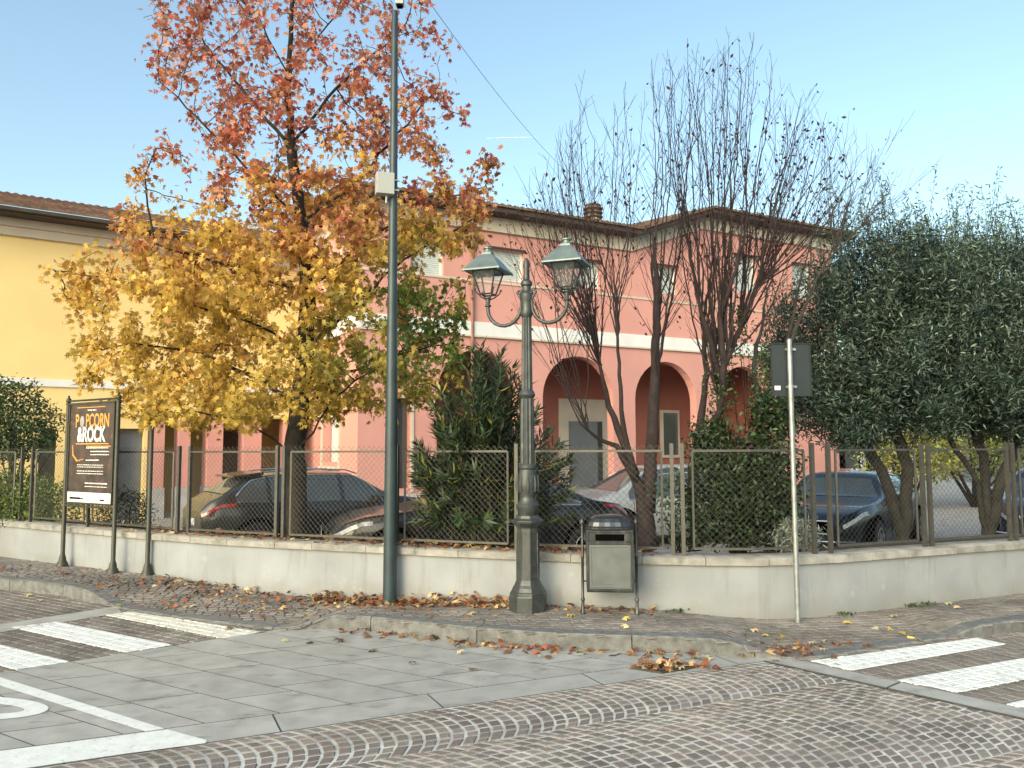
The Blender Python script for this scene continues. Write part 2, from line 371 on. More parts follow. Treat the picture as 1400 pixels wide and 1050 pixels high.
# far part of the junction behind and beside the camera carries the same joint sand with coarse setts
# slabs
slab_poly = [tuple(Vector(FANA)-e1*6), FANB, g2(1075, 898), g2(900, 880), g2(700, 868), g2(430, 853), tuple(Vector(XL0)+(Vector(XL0)-Vector(XL1)).normalized()*6)]
hps = halfplanes(slab_poly)
J0, J1 = Vector(g2(0, 1026)), Vector(g2(800, 920)); ej = (J1-J0).normalized()
T0, T1 = Vector(g2(58, 928)), Vector(g2(276, 988)); et = (T0-T1).normalized()
mb = MB()
def pq(a, b): p = J0+ej*a+et*b; return (p.x, p.y)
g = .0042
rowsA = []; a = -7.0; 
# spacing along ej from photographed joints
def jc(px, py):
    p = Vector(g2(px, py))-J0; det = ej.x*et.y-ej.y*et.x
    return ((p.x*et.y-p.y*et.x)/det, (ej.x*p.y-ej.y*p.x)/det)
aL = [jc(49, 1020)[0], jc(150, 996)[0], jc(276, 988)[0], jc(388, 976)[0]]
wJ = (aL[3]-aL[0])/3
k = -8
while k < 16:
    a0 = aL[0]+k*wJ+(0 if k < 0 else 0); b = .0+((k*.37) % 1)*.5
    b0 = 0.0; first = True
    while b0 < 6:
        b1 = b0+(random.uniform(.35, .9) if first else random.uniform(.65, .95)); first = False
        q = clip([pq(a0+g, b0+g), pq(a0+wJ-g, b0+g), pq(a0+wJ-g, b1-g), pq(a0+g, b1-g)], hps)
        if len(q) >= 3 and area(q) > .002: stone(mb, q, 0, .012, .001, None, 0)
        b0 = b1
    k += 1
# border course between the long joint and the setts
a0 = -7.0
while a0 < 12:
    a1 = a0+random.uniform(.9, 1.3); q = [tuple(J0+ej*(a0+g)), tuple(J0+ej*(a1-g)), tuple(J0+ej*(a1-g)+e1p*.9), tuple(J0+ej*(a0+g)+e1p*.9)]
    hb = [(tuple(J0-Vector((et.x, et.y))*.004), (-(-ej.y), -ej.x))]
    q = clip([(p[0]+e1p.x*.004, p[1]+e1p.y*.004) for p in q], hps)
    if len(q) >= 3 and area(q) > .002: stone(mb, q, 0, .012, .001, None, 0)
    a0 = a1
struct(make('slab_paving', mb, [M['slab'], M['joint']]))
mb = MB(); mb.add([(x, y, -.003) for x, y in slab_poly], [tuple(range(len(slab_poly)))]); struct(make('slab_joints', mb, M['joint']))
# strips of slabs (right strip, left band)
def strip(name, A, B, C, Dd, L=.9, z=0.002):   # A-B lower edge, D-C upper edge
    A, B, C, Dd = map(Vector, (A, B, C, Dd)); n = max(1, int((B-A).length/L)); mb = MB()
    for i in range(n):
        t0, t1 = i/n+.003/n, (i+1)/n-.003/n
        stone(mb, [tuple(A.lerp(B, t0)), tuple(A.lerp(B, t1)), tuple(Dd.lerp(C, t1)), tuple(Dd.lerp(C, t0))], z, .01, .003, None, 0)
    struct(make(name, mb, [M['slab'], M['joint']]))
sA, sB = Vector(STA), Vector(STB)+f2*5
wS = abs((Vector(STC)-Vector(STA)).dot(Vector((-f2.y, f2.x))))
wS = max(abs((Vector(STD)-Vector(STA)).dot(Vector((-f2.y, f2.x)))), .2); nS = Vector((-f2.y, f2.x)); nS = nS if nS.y > 0 else -nS
strip('slab_strip', sA-f2*.05, sB, sB+nS*wS, sA+nS*wS-f2*.05)
bA, bB, bC, bD = g2(-250, 905), g2(168, 838), g2(160, 829), g2(-250, 893)
strip('slab_band', bA, bB, bC, bD, .8, .003)
# row-laid setts on the crossings
def rows(poly, dirv, z=0, pitch=.1, zf=None, test=None, hp=None, jit=.003, grow=0):
    mb = MB(); d = Vector(dirv).normalized(); n = Vector((-d.y, d.x)); P = [Vector(p) for p in poly]
    u0, u1 = min(p.dot(d) for p in P), max(p.dot(d) for p in P); v0, v1 = min(p.dot(n) for p in P), max(p.dot(n) for p in P)
    v = v0
    while v < v1:
        h = pitch*random.uniform(.92, 1.08); u = u0-random.uniform(0, pitch)
        while u < u1:
            w = pitch*random.uniform(.85, 1.35)
            c = d*(u+w/2)+n*(v+h/2)
            if test is None or test(c.x, c.y):
                g = .005; q = [tuple(d*(u+a)+n*(v+b)+Vector((random.uniform(-jit, jit), random.uniform(-jit, jit)))) for a, b in ((g, g), (w-g, g), (w-g, h-g), (g, h-g))]
                if hp: q = clip(q, hp)
                if len(q) >= 3 and area(q) > .0008: stone(mb, q, z+random.uniform(-.0015, .0015), .010, .006, zf)
            u += w
        v += h
    return mb
S1 = [g2(143, 841), g2(178, 836), g2(357, 864), g2(303, 873)]
S2 = [g2(14, 858), g2(77, 850), g2(236, 882), g2(171, 892)]
S3 = [g2(-190, 852), g2(-60, 872), g2(0, 883), g2(94, 905), g2(21, 916), g2(-60, 899)]
S3 = [g2(-170, 846), g2(-90, 864), g2(94, 905), g2(21, 916), g2(-200, 862)]
S3 = [g2(-95, 866), g2(-25, 857+20), g2(94, 905), g2(21, 916)]
dl = (Vector(S2[2])-Vector(S2[1])).normalized()
S3 = [tuple(Vector(g2(94, 905))-dl*2.4), g2(94, 905), g2(21, 916), tuple(Vector(g2(21, 916))-dl*2.4)]
w3 = (Vector(g2(21, 916))-Vector(g2(94, 905)))
S4 = [tuple(Vector(p)+w3*1.75) for p in S3]
def clipfill(stripe, m, name, dirv):
    hp = halfplanes(stripe); mb = rows(stripe, dirv, .0045, hp=hp, jit=.002); 
    base = MB(); base.add([(x, y, .0016) for x, y in stripe], [tuple(range(len(stripe)))])
    k = len(mb.f); mb.add(base.v, base.f)
    return struct(make(name, mb, m))
left_poly = [tuple(Vector(XL0)-(Vector(XL1)-Vector(XL0)).normalized()*9), g2(430, 853), g2(380, 850), g2(160, 815), g2(-350, 740), (-14, 11)]
lhp = halfplanes([left_poly[0], XL1, g2(420, 848), g2(160, 818), g2(-500, 745)])
struct(make('crossing_setts', rows([left_poly[0], g2(430, 853), g2(160, 818), g2(-500, 745)], dl, hp=lhp), M['sett_walk']))
mb = MB(); lp = [left_poly[0], XL1, g2(420, 845), g2(160, 800), g2(-500, 735), (-30, 16), (-30, 4)]
mb.add([(x, y, -.0065) for x, y in lp], [tuple(range(len(lp)))]); struct(make('crossing_joints', mb, M['grout_dark']))
for st, mm in ((S1, 'paint_yel'), (S2, 'paint_sett'), (S3, 'paint_sett')): clipfill(st, M[mm], 'painted_stripe', dl)
# right crossing
R1 = [g2(1107, 904), g2(1165, 917), g2(1376, 881), g2(1337, 872)]
R2 = [g2(1225, 930), g2(1310, 947), g2(1520, 906), g2(1440, 893)]
dr = (Vector(R1[2])-Vector(R1[1])).normalized()
R3_ = [g2(1375, 963), g2(1480, 984), g2(1700, 930), g2(1600, 912)]
rpoly = [tuple(sA+nS*wS), tuple(sB+nS*wS), (14, 5), (14, 12), g2(1650, 815), g2(1300, 866), g2(1120, 896)]
rhp = halfplanes([rpoly[0], rpoly[1], (13, 7), (12, 11), g2(1350, 858)])
struct(make('crossing_setts', rows(rpoly, dr, hp=rhp), M['sett_walk']))
mb = MB(); mb.add([(x, y, -.0065) for x, y in rpoly], [tuple(range(len(rpoly)))]); struct(make('crossing_joints', mb, M['grout_dark']))
for st in (R1, R2, R3_): clipfill(st, M['paint_sett'], 'painted_stripe', dr)
# flat paint on the slabs: lane line, stop band and the end of a painted letter
def paint_sheet(poly, z=.004, n=1):
    mb = MB(); mb.add([(x, y, z) for x, y in poly], [tuple(range(len(poly)))]); struct(make('painted_line', mb, M['paint']))
paint_sheet([g2(-120, 889.5), g2(0, 926.5), g2(225, 997), g2(199, 1001), g2(0, 938), g2(-120, 901)])
paint_sheet([g2(-150, 1050), g2(0, 1027.5), g2(150, 1008.5), g2(229, 998), g2(283, 1013), g2(281, 1017), g2(174, 1031), g2(43, 1050), g2(-60, 1066)])
lc = Vector(g2(-60, 968)); ax1 = Vector(g2(61, 974))-lc; nn = Vector((-ax1.y, ax1.x)).normalized()*.24
mb = MB(); n = 40; vs = []
for i in range(n):
    t = 2*math.pi*i/n; c_, s_ = math.cos(t), math.sin(t)
    for k in (1.0, None):
        p = lc+ax1*c_+nn*s_ if k else lc+ax1*.76*c_+nn*.48*s_
        vs.append((p.x, p.y, .004))
mb.add(vs, [(2*i, 2*((i+1) % n), 2*((i+1) % n)+1, 2*i+1) for i in range(n)]); struct(make('painted_letter', mb, M['paint']))
# sidewalk
sw_poly = [(k.x, k.y) for k in KB]+[tuple(WP[i]+WN[i]*.05) for i in range(len(WP)-1, -1, -1)]
sw_in = lambda x, y: inside(sw_poly, x, y) and y < 17
struct(make('sidewalk', rows([(-10, 6), (10, 6), (10, 15), (-13, 15)], (1, .12), 0.0, .095, zf=walkz, test=sw_in, jit=.006), M['sett_walk']))
mb = MB(); N = 110
for i in range(N):
    pass
ks = np.linspace(0, len(KB)-1, 130).astype(int); wsx = np.linspace(0, len(WP)-1, 130).astype(int)
grid = []
# joints sheet under the sidewalk: match every kerb point with its nearest wall point
for i in ks:
    k = KB[i]; j = min(range(len(WP)), key=lambda j: (WP[j]-k).length_squared)
    row = []
    for t in (0, .15, .35, .6, 1):
        p = k.lerp(WP[j]+WN[j]*.05, t); row.append((p.x, p.y, walkz(p.x, p.y)-.007))
    grid.append(row)
for r0, r1 in zip(grid, grid[1:]):
    for c in range(4): mb.quad(r0[c], r1[c], r1[c+1], r0[c+1])
struct(make('sidewalk_joints', mb, M['grout_dark']))
# kerb stones
mb = MB(); i = 0
while i < len(KB)-2:
    L = min(random.randint(8, 12), len(KB)-1-i)
    pts = list(range(i, i+L+1)); vs = []; 
    for a, j in enumerate(pts):
        n = nrm(j, KB); p = KB[j]; h = kerbh(p.x, p.y)
        sh = (.004 if a == 0 else -.004 if a == len(pts)-1 else 0); dd = (KB[min(j+1, len(KB)-1)]-KB[max(j-1, 0)]).normalized()*sh; p = p+dd
        hh = h+.004
        for w, z in ((0, -.05), (0, hh-.014), (.014, hh), (.15, hh), (.155, -.05)):
            q = p+n*w; vs.append((q.x, q.y, z))
    fs = []
    for a in range(len(pts)-1):
        for c in range(4): fs.append((a*5+c, (a+1)*5+c, (a+1)*5+c+1, a*5+c+1))
    fs += [(0, 1, 2, 3, 4), tuple((len(pts)-1)*5+c for c in (4, 3, 2, 1, 0))]
    mb.add(vs, fs); i += L
struct(make('kerb', mb, M['kerb'], auto=40))
# yard and planting bed behind the wall
mb = MB(); off = [WP[i]+WN[i]*.25 for i in range(0, len(WP), 6)]
far = [Vector((30, 60)), Vector((-40, 60))]
mb.add([(p.x, p.y, -.2) for p in off]+[(p.x, p.y, -.2) for p in far], [tuple(range(len(off)+2))]); struct(make('courtyard', mb, M['yard']))
mb = MB()
for i in range(0, len(WP)-6, 6):
    a, b = WP[i], WP[i+6]; na, nb = WN[i], WN[i+6]
    rowa = [(a+na*w) for w in (.2, .8, 1.4, 1.75)]; rowb = [(b+nb*w) for w in (.2, .8, 1.4, 1.75)]; zz = (.50, .54, .46, -.4)
    for c in range(3): mb.quad((*rowa[c], zz[c]), (*rowb[c], zz[c]), (*rowb[c+1], zz[c+1]), (*rowa[c+1], zz[c+1]))
struct(make('planting_bed', mb, M['soil']))
# ------------------------------------------------------------------ perimeter wall
t = thing('perimeter_wall', 'low grey plastered wall with stone coping curving along the pavement', 'wall', (WP[60].x, WP[60].y, 0))
mb = MB(); idx = list(range(0, len(WP), 2)); prof = [(0.03, -.1), (.03, COP-.072), (.27, COP-.072), (.27, -.5)]
vs = []; 
for i in idx:
    for w, z in prof: q = WP[i]+WN[i]*w; vs.append((q.x, q.y, z))
mb.add(vs, [(a*4+c, a*4+4+c, a*4+5+c, a*4+1+c) for a in range(len(idx)-1) for c in range(3)]); make('plaster_wall', mb, M['plaster'], t)
mb = MB(); i = 0
while i < len(WP)-3:
    L = min(random.choice((5, 6, 6, 7)), len(WP)-1-i); vs = []
    jz = random.uniform(-.002, .002)
    for a in range(L+1):
        j = i+a; p = WP[j]; dd = (WP[min(j+1, len(WP)-1)]-WP[max(j-1, 0)]).normalized()*(.003 if a == 0 else -.003 if a == L else 0)
        for w, z in ((-.01, COP-.072), (-.012, COP-.01), (0, COP), (.30, COP+.002), (.31, COP-.072)): q = p+WN[j]*w+dd; vs.append((q.x, q.y, z+jz))
    mb.add(vs, [(a*5+c, a*5+5+c, a*5+6+c, a*5+1+c) for a in range(L) for c in range(4)]+[(0, 1, 2, 3, 4), tuple(L*5+c for c in (4, 3, 2, 1, 0))]); i += L
make('coping', mb, M['coping'], t, auto=40)
# ------------------------------------------------------------------ chain link fence
FT = 1.66   # top rail height
t = thing('chain_link_fence', 'grey chain link fence in steel frames standing on the low wall', 'fence', (WP[60].x, WP[60].y, COP))
pan = [(-330, -160), (-145, 20), (46, 116), (128, 236), (262, 374), (394, 526), (552, 697), (730, 903), (946, 1106), (1141, 1257), (1276, 1376), (1394, 1510), (1525, 1700)]
pz = COP+.07
FW = [WP[i]+WN[i]*.13 for i in range(len(WP))]
cum = [0]
for a, b in zip(FW, FW[1:]): cum.append(cum[-1]+(b-a).length)
def at_s(s):
    s = max(0, min(cum[-1]-1e-4, s)); i = int(np.searchsorted(cum, s, side='right'))-1; i = min(i, len(FW)-2)
    tt = (s-cum[i])/(cum[i+1]-cum[i]); p = FW[i].lerp(FW[i+1], tt); return p, (FW[i+1]-FW[i]).normalized()
def s_of(px):
    k = ray(px, 700); k = k.x/k.y; i = min(range(len(FW)), key=lambda i: abs(FW[i].x-k*FW[i].y)); return cum[i]
for a, b in pan:
    s0, s1 = s_of(a), s_of(b)
    if s1-s0 < .4: continue
    n = max(2, int((s1-s0)/.25)); ss = [lerp(s0, s1, i/n) for i in range(n+1)]
    mb = MB(); P3 = lambda s, z: Vector((*at_s(s)[0], z))
    for zz in (pz, FT-.04): mb.tube([P3(s, zz) for s in ss], .016, 4, rot=.785)
    for s in (s0, s1): mb.tube([P3(s, pz), P3(s, FT-.04)], .014, 4, rot=.785)
    fr = make('panel_frame', mb, M['galv'], t)
    mb = MB(); step = .066; Hh = FT-.045-pz; x = s0-Hh
    def wire(sa, za, sb, zb):
        m_ = max(1, int(abs(sb-sa)/.3)); mb.tube([P3(lerp(sa, sb, q/m_), lerp(za, zb, q/m_)) for q in range(m_+1)], .0016, 3, cap=False)
    q0 = s0-Hh
    zt = FT+.02
    while q0 < s1:
        for sg in (1, -1):
            sa, za, sb, zb = (q0, pz, q0+Hh+.06, zt) if sg > 0 else (q0+Hh+.06, pz, q0, zt)
            lo, hi = min(sa, sb), max(sa, sb); c0, c1 = max(lo, s0), min(hi, s1)
            if c1-c0 > .01:
                f = lambda s: za+(zb-za)*(s-sa)/(sb-sa); wire(c0, f(c0), c1, f(c1))
        q0 += step
    make('wire_mesh', mb, M['wire'], fr)
for i, (a, b) in enumerate(pan):
    nxt = pan[i+1][0] if i+1 < len(pan) else b+12
    gap = nxt-b
    for px in ([b+gap*.25, b+gap*.75] if gap > 12 else [b+gap*.5]):
        p, _ = at_s(s_of(px)); mb = MB(); dx = _; 
        mb.obox((p.x, p.y, (COP+FT+.035)/2), (dx.x*.019, dx.y*.019, 0), (-dx.y*.019, dx.x*.019, 0), (0, 0, (FT+.035-COP)/2)); make('post', mb, M['galv'], t)
# ------------------------------------------------------------------ double lantern street lamp
LB = G(722, 826, .1); lx, ly = LB.x*7.93/LB.y, 7.93
t = thing('street_lamp', 'cast iron street lamp with two lanterns on curled arms beside the litter bin', 'street lamp', (lx, ly, .1))
pr = lambda py: D(722, py, ly).z-.1        # height above foot for a row in the photo
wd = lambda w: w/F*ly/2*1.0
rot8 = math.pi/8-.2
mb = MB()
mb.lathe((lx, ly, .1), [(wd(52), -.01), (wd(52), .13), (wd(50), .145), (wd(50), .165), (wd(46), .18), (wd(42), .215), (wd(37), .24), (wd(35), .26), (wd(32), .285), (wd(30), pr(722)), (wd(31), pr(720)), (wd(36), pr(718)), (wd(45), pr(714)), (wd(46), pr(711)), (wd(34), pr(708)), (wd(32), pr(704))], 8, rot=rot8)
make('pedestal', mb, M['cast'], t, bevel=.004)
mb = MB()
for k in range(8):       # raised panels on the octagonal pedestal
    a = rot8+math.pi/8+k*math.pi/4; rr = wd(31)*math.cos(math.pi/8)
    for z0, z1, w0 in ((.30, .31, .045), (pr(728), pr(728)+.01, .042)):
        c = Vector((lx+math.cos(a)*rr*.99, ly+math.sin(a)*rr*.99, .1+(z0+z1)/2)); tx = Vector((-math.sin(a), math.cos(a), 0)); nx = Vector((math.cos(a), math.sin(a), 0))
        mb.obox(c, tx*w0, nx*.004, Vector((0, 0, .005)))
    for sgn in (-1, 1):
        c = Vector((lx+math.cos(a)*rr*.99, ly+math.sin(a)*rr*.99, .1+(.305+pr(728))/2)); tx = Vector((-math.sin(a), math.cos(a), 0)); nx = Vector((math.cos(a), math.sin(a), 0))
        mb.obox(c+tx*sgn*.043, tx*.004, nx*.004, Vector((0, 0, (pr(728)-.305)/2)))
make('pedestal_moulding', mb, M['cast'], t)
for k in range(1):
    mb = MB(); mb.lathe((lx, ly, .1), [(wd(24), pr(706)), (wd(26), pr(700)), (wd(31), pr(694)), (wd(31), pr(690)), (wd(23), pr(685)), (wd(22), pr(678)), (wd(25), pr(672)), (wd(28), pr(662)), (wd(26), pr(650)), (wd(22), pr(642)), (wd(25), pr(640)), (wd(25), pr(636)), (wd(22), pr(634))], 20)
    # leaf relief on the bulb
    for a in range(8):
        an = a*math.pi/4; cx_, cy_ = lx+math.cos(an)*wd(26.5), ly+math.sin(an)*wd(26.5)
        mb.tube([(cx_, cy_, .1+pr(672)), (lx+math.cos(an)*wd(29), ly+math.sin(an)*wd(29), .1+pr(662)), (lx+math.cos(an)*wd(27), ly+math.sin(an)*wd(27), .1+pr(650))], [.012, .016, .005], 5)
    make('bulb_collar', mb, M['cast'], t, auto=35)
mb = MB(); mb.lathe((lx, ly, .1), [(wd(20), pr(636)), (wd(19), pr(560)), (wd(18), pr(545))], 24, flute=.13)
mb.lathe((lx, ly, .1), [(wd(17), pr(545)), (wd(20), pr(543)), (wd(23), pr(540)), (wd(20), pr(536)), (wd(16), pr(533))], 20)
mb.lathe((lx, ly, .1), [(wd(15.5), pr(538)), (wd(13), pr(432))], 24, flute=.13)
make('column', mb, M['cast'], t, auto=40)
mb = MB(); mb.lathe((lx, ly, .1), [(wd(14), pr(434)), (wd(17), pr(430)), (wd(17), pr(426)), (wd(14), pr(422)), (wd(16), pr(412)), (wd(18), pr(408)), (wd(18), pr(402)), (wd(12), pr(398)), (wd(12), pr(392)), (wd(16), pr(390)), (wd(16), pr(386)), (wd(9), pr(382)), (wd(8), pr(368)), (wd(10), pr(363)), (wd(8), pr(357)), (wd(3), pr(353))], 18)
make('column_head', mb, M['cast'], t, auto=35)
arm = Vector((.39, -.17, 0))
def zrow(py, y): return D(722, py, y).z
for sg, base_row in ((-1, 408), (1, 400)):
    ax = arm.normalized()*sg; A = Vector((lx, ly, 0)); L = arm.length
    zc = .1+pr(405); pts = []
    # scroll at the column, down and round to under the lantern
    for k in range(7): a = math.radians(200-k*45); pts.append(A+ax*(.075+.028*math.cos(a)) + Vector((0, 0, zc+.035+.028*math.sin(a))))
    pts = pts[:5]+[A+ax*.055+Vector((0, 0, zc-.03))]
    R = (L-.06)/2; c = A+ax*(.06+R)+Vector((0, 0, zc-.10))
    for k in range(11): a = math.pi+math.pi*k/10; pts.append(c+ax*R*math.cos(a)+Vector((0, 0, R*1.0*math.sin(a))))
    pts.append(A+ax*L+Vector((0, 0, zc-.03)))
    mb = MB(); mb.tube(pts, [.012]*4+[.014]*3+[.019]*(len(pts)-7), 10)
    mb.ball(pts[0]+Vector((0, 0, 0)), .026); mb.ball(A+ax*.05+Vector((0, 0, zc+.005)), .02)
    e = A+ax*L; mb.lathe((e.x, e.y, zc-.05), [(.018, -.03), (.034, -.02), (.034, -.01), (.02, 0), (.024, .03), (.02, .05), (.03, .06), (.03, .07)], 12)
    make('arm', mb, M['cast'], t, auto=40)
    zb = zc+.02; rt = math.radians(-24)+.06; lan = MB()
    cr = lambda h, z, k: Vector((e.x+h*1.414*math.cos(rt+math.pi/4+k*math.pi/2), e.y+h*1.414*math.sin(rt+math.pi/4+k*math.pi/2), zb+z))
    h0, h1, z0, z1 = .06, .122, .03, .265
    # cradle brackets
    for k in range(4):
        c0, c1 = cr(h0, z0, k), cr(h1, z1, k); lan.tube([c0, c1], .0085, 4)
        m_ = (cr(h0, z0, k)+cr(h0, z0, (k+1) % 4))/2; lan.tube([cr(h0, z0, k), cr(h0, z0, (k+1) % 4)], .009, 4); lan.tube([cr(h1, z1, k), cr(h1, z1, (k+1) % 4)], .010, 4)
        lan.tube([Vector((e.x, e.y, zb-.03)), Vector((e.x, e.y, zb-.03)).lerp(c0, .8)+Vector((0, 0, -.02)), cr(h0*1.5, .045, k), cr(h0*1.65, .075, k)], .007, 5)
        lan.ball(cr(h0*1.7, .08, k), .012, n=6)
    lf = make('lantern', lan, M['cast'], t)
    g_ = MB()
    for k in range(4): g_.quad(cr(h0, z0, k), cr(h0, z0, (k+1) % 4), cr(h1, z1, (k+1) % 4), cr(h1, z1, k))
    make('glass_pane', g_, M['lampglass'], lf)
    r_ = MB(); prev = None
    for hh, z in ((.184, z1-.002), (.197, z1-.008), (.197, z1+.006), (.155, z1+.055), (.113, z1+.115), (.075, z1+.155), (.052, z1+.175), (.048, z1+.195)):
        ring = [cr(hh, z, k) for k in range(4)]
        if prev: 
            for k in range(4): r_.quad(prev[k], prev[(k+1) % 4], ring[(k+1) % 4], ring[k])
        else: r_.quad(*ring[::-1])
        prev = ring
    r_.quad(*prev)
    r_.lathe((e.x, e.y, zb+z1+.195), [(.05, 0), (.052, .012), (.036, .02), (.036, .035), (.05, .042), (.05, .052), (.03, .062), (.008, .068)], 12)
    for k in range(4): r_.ball(cr(.193, z1-.012, k), .011, n=6)
    make('lantern_roof', r_, M['lamproof'], lf)
    b_ = MB(); b_.lathe((e.x, e.y, zb+z1-.05), [(.02, 0), (.03, .02), (.03, .05)], 12); make('lamp_holder', b_, M['doorgrey'], lf)
# ------------------------------------------------------------------ litter bin
by = 7.70
BL, BR = D(799, 800, by), D(868, 800, by)
bx0, bx1 = BL.x, BR.x; rz = math.radians(-4)
t = thing('litter_bin', 'grey metal litter bin with domed lid between two thin posts', 'litter bin', ((bx0+bx1)/2, by, .1), rz)
w = (bx1-bx0)/2-.02; zb = D(838, 806, by).z-.1; zt = D(838, 722, by).z-.1; dp = .17
mb = MB()
mb.box(-w, w, -dp+.012, dp, zb, zt); make('bin_body', mb, M['binsteel'], t, local=True, bevel=.006)
mb = MB()     # front frame
y0, y1 = -dp-.004, -dp+.014; zs = zt-.135
mb.box(-w, -w+.022, y0, y1, zb+.01, zt-.005); mb.box(w-.022, w, y0, y1, zb+.01, zt-.005)
for z in (zb+.01, zs, zt-.027): mb.box(-w+.022, w-.022, y0, y1, z, z+.022)
for sx in (-1, 1): mb.box(sx*(w-.055)-.03, sx*(w-.055)+.03, y0+.004, y1, zs+.024, zt-.029)
mb.box(-w+.08, w-.08, y0+.004, y1, zs+.0225, zs+.034); mb.box(-w+.08, w-.08, y0+.004, y1, zt-.042, zt-.029)
make('bin_frame', mb, M['binsteel'], t, local=True, bevel=.003)
mb = MB(); mb.box(-w+.085, w-.085, -dp-.001, -dp+.013, zs+.035, zt-.043); make('bin_slot', mb, M['dark'], t, local=True)
mb = MB(); mb.box(-w+.026, w-.026, -dp+.002, -dp+.013, zb+.034, zs-.003); 
dr_ = make('bin_door', mb, M['binpanel'], t, local=True)
mb = MB()
for a, b, c, d in ((-w+.035, -w+.047, zb+.045, zs-.015), (w-.047, w-.035, zb+.045, zs-.015), (-w+.047, w-.047, zb+.045, zb+.056), (-w+.047, w-.047, zs-.026, zs-.015)): mb.box(a, b, -dp-.006, -dp+.003, c, d)
mb.box(-.05, .02, -dp-.003, -dp+.0025, zb+.075, zb+.083)
make('door_moulding', mb, M['binpanel'], dr_, local=True, bevel=.002)
mb = MB(); prev = None
for s, z in ((1.05, 0), (1.05, .018), (.98, .03), (.92, .07), (.80, .105), (.6, .128), (.35, .138), (.01, .142)):
    ring = []
    for k in range(28):
        a = 2*math.pi*k/28; c_, s_ = math.cos(a), math.sin(a); q = (abs(c_)**4+abs(s_)**4)**-.25
        rib = 1+.02*(k % 2)
        ring.append((c_*q*w*s*rib, s_*q*dp*s*1.05*rib, zt+.004+z*.9))
    if prev: mb.add(prev+ring, [(k, (k+1) % 28, 28+(k+1) % 28, 28+k) for k in range(28)])
    prev = ring
make('bin_lid', mb, mat('lid steel', (.07, .075, .08), .22, .2, 8, metal=.7), t, local=True)
for sx, zz in ((-1, 0), (1, 0)):
    mb = MB(); x = sx*(w+.035)
    mb.lathe((x, -.02, 0), [(.022, 0), (.022, .02), (.016, .03), (.014, .12), (.02, .125), (.02, .14), (.013, .15), (.013, zt-.28), (.019, zt-.27), (.019, zt-.26), (.013, zt-.25), (.013, zt+.03), (.022, zt+.035), (.028, zt+.055), (.022, zt+.075), (.01, zt+.09), (.014, zt+.1), (.004, zt+.112)], 12)
    for z in (zb+.08, zt-.1): mb.obox((x-sx*.02, -.02, z), (.03, 0, 0), (0, .006, 0), (0, 0, .008))
    make('bin_post', mb, M['binsteel'], t, local=True, auto=40)
# ------------------------------------------------------------------ tall pole with boxes
py_ = 8.62; pb = D(533, 821, py_)
t = thing('tall_pole', 'tall dark blue green tapered steel pole with two pale boxes', 'pole', (pb.x, py_, .0))
top = D(537, 4, py_); mb = MB()
mb.lathe((pb.x, py_, .01), [(.082, -.01), (.082, .012), (.074, .02), (.070, 1.2), (.062, 2.2), (.050, 3.6), (.042, 5.0), (.036, top.z-.12), (.03, top.z-.105)], 20)
make('pole_shaft', mb, M['pole'], t, auto=30)
mb = MB(); c = D(526, 252, py_-.09); mb.obox((c.x, c.y, c.z), (.092, .03, 0), (-.02, .06, 0), (0, 0, .118))
bo = make('junction_box', mb, M['boxgrey'], t, bevel=.006)
mb = MB(); mb.obox((c.x+.09, c.y+.05, c.z+.06), (.06, .01, 0), (0, .015, 0), (0, 0, .008)); make('bracket', mb, M['zinc'], bo); mb = MB(); mb.obox((c.x+.09, c.y+.05, c.z-.05), (.06, .01, 0), (0, .015, 0), (0, 0, .008)); make('bracket', mb, M['zinc'], bo); mb = MB(); mb.lathe((c.x+.02, c.y, c.z-.15), [(.012, -.06), (.012, .04)], 8); make('cable_gland', mb, M['zinc'], bo)
mb = MB(); c = D(547, -4, py_); mb.obox((c.x, c.y-.02, c.z), (.045, 0, 0), (0, .05, 0), (0, 0, .11)); cb = make('antenna_box', mb, M['boxgrey'], t, bevel=.006)
mb = MB(); mb.obox((c.x, c.y-.02, c.z-.12), (.03, 0, 0), (0, .03, 0), (0, 0, .012)); make('cable_gland', mb, M['dark'], cb)
# ------------------------------------------------------------------ road sign seen from behind
sb = G(1091, 851, .02); sy = sb.y
t = thing('road_sign', 'back of a dark rectangular road sign on a thin galvanised tube', 'road sign', (sb.x, sy, sb.z))
tp = D(1079, 466, sy); tube_r = .024; mb = MB()
mb.tube([(sb.x, sy, sb.z-.05), (tp.x, sy, tp.z)], tube_r, 14); mb.ball((tp.x, sy, tp.z), tube_r*1.02); make('sign_tube', mb, M['zinc'], t, auto=40)
a0, a1 = D(1057, 468, sy-.04), D(1112, 468, sy-.04); b0 = D(1059, 541, sy-.04)
yb = sy+.045; mb = MB(); x0, x1, z0, z1 = a0.x, a1.x, b0.z, a0.z
mb.box(x0, x1, yb, yb+.004, z0, z1); mb.box(x0, x1, yb-.012, yb-.0005, z1-.006, z1); mb.box(x0, x1, yb-.012, yb-.0005, z0, z0+.006); mb.box(x0, x0+.006, yb-.012, yb-.0005, z0+.007, z1-.007); mb.box(x1-.006, x1, yb-.012, yb-.0005, z0+.007, z1-.007)
sp = make('sign_plate', mb, M['signback'], t)
mb = MB(); mb.box(x0+.03, x0+.085, yb-.003, yb-.0006, z0+.06, z0+.1); make('sticker', mb, M['white'], sp)
for z in (z1-.06, z0+.09):
    xx = lerp(sb.x, tp.x, (z-sb.z)/(tp.z-sb.z)); mb = MB(); mb.lathe((xx, sy, z), [(tube_r+.004, -.011), (tube_r+.004, .011)], 14); mb.box(xx+.02, xx+.07, yb-.02, yb-.001, z-.011, z+.011); mb.box(xx-.03, xx+.03, sy+.02, yb-.001, z-.010, z+.010); make('clamp', mb, M['zinc'], t)
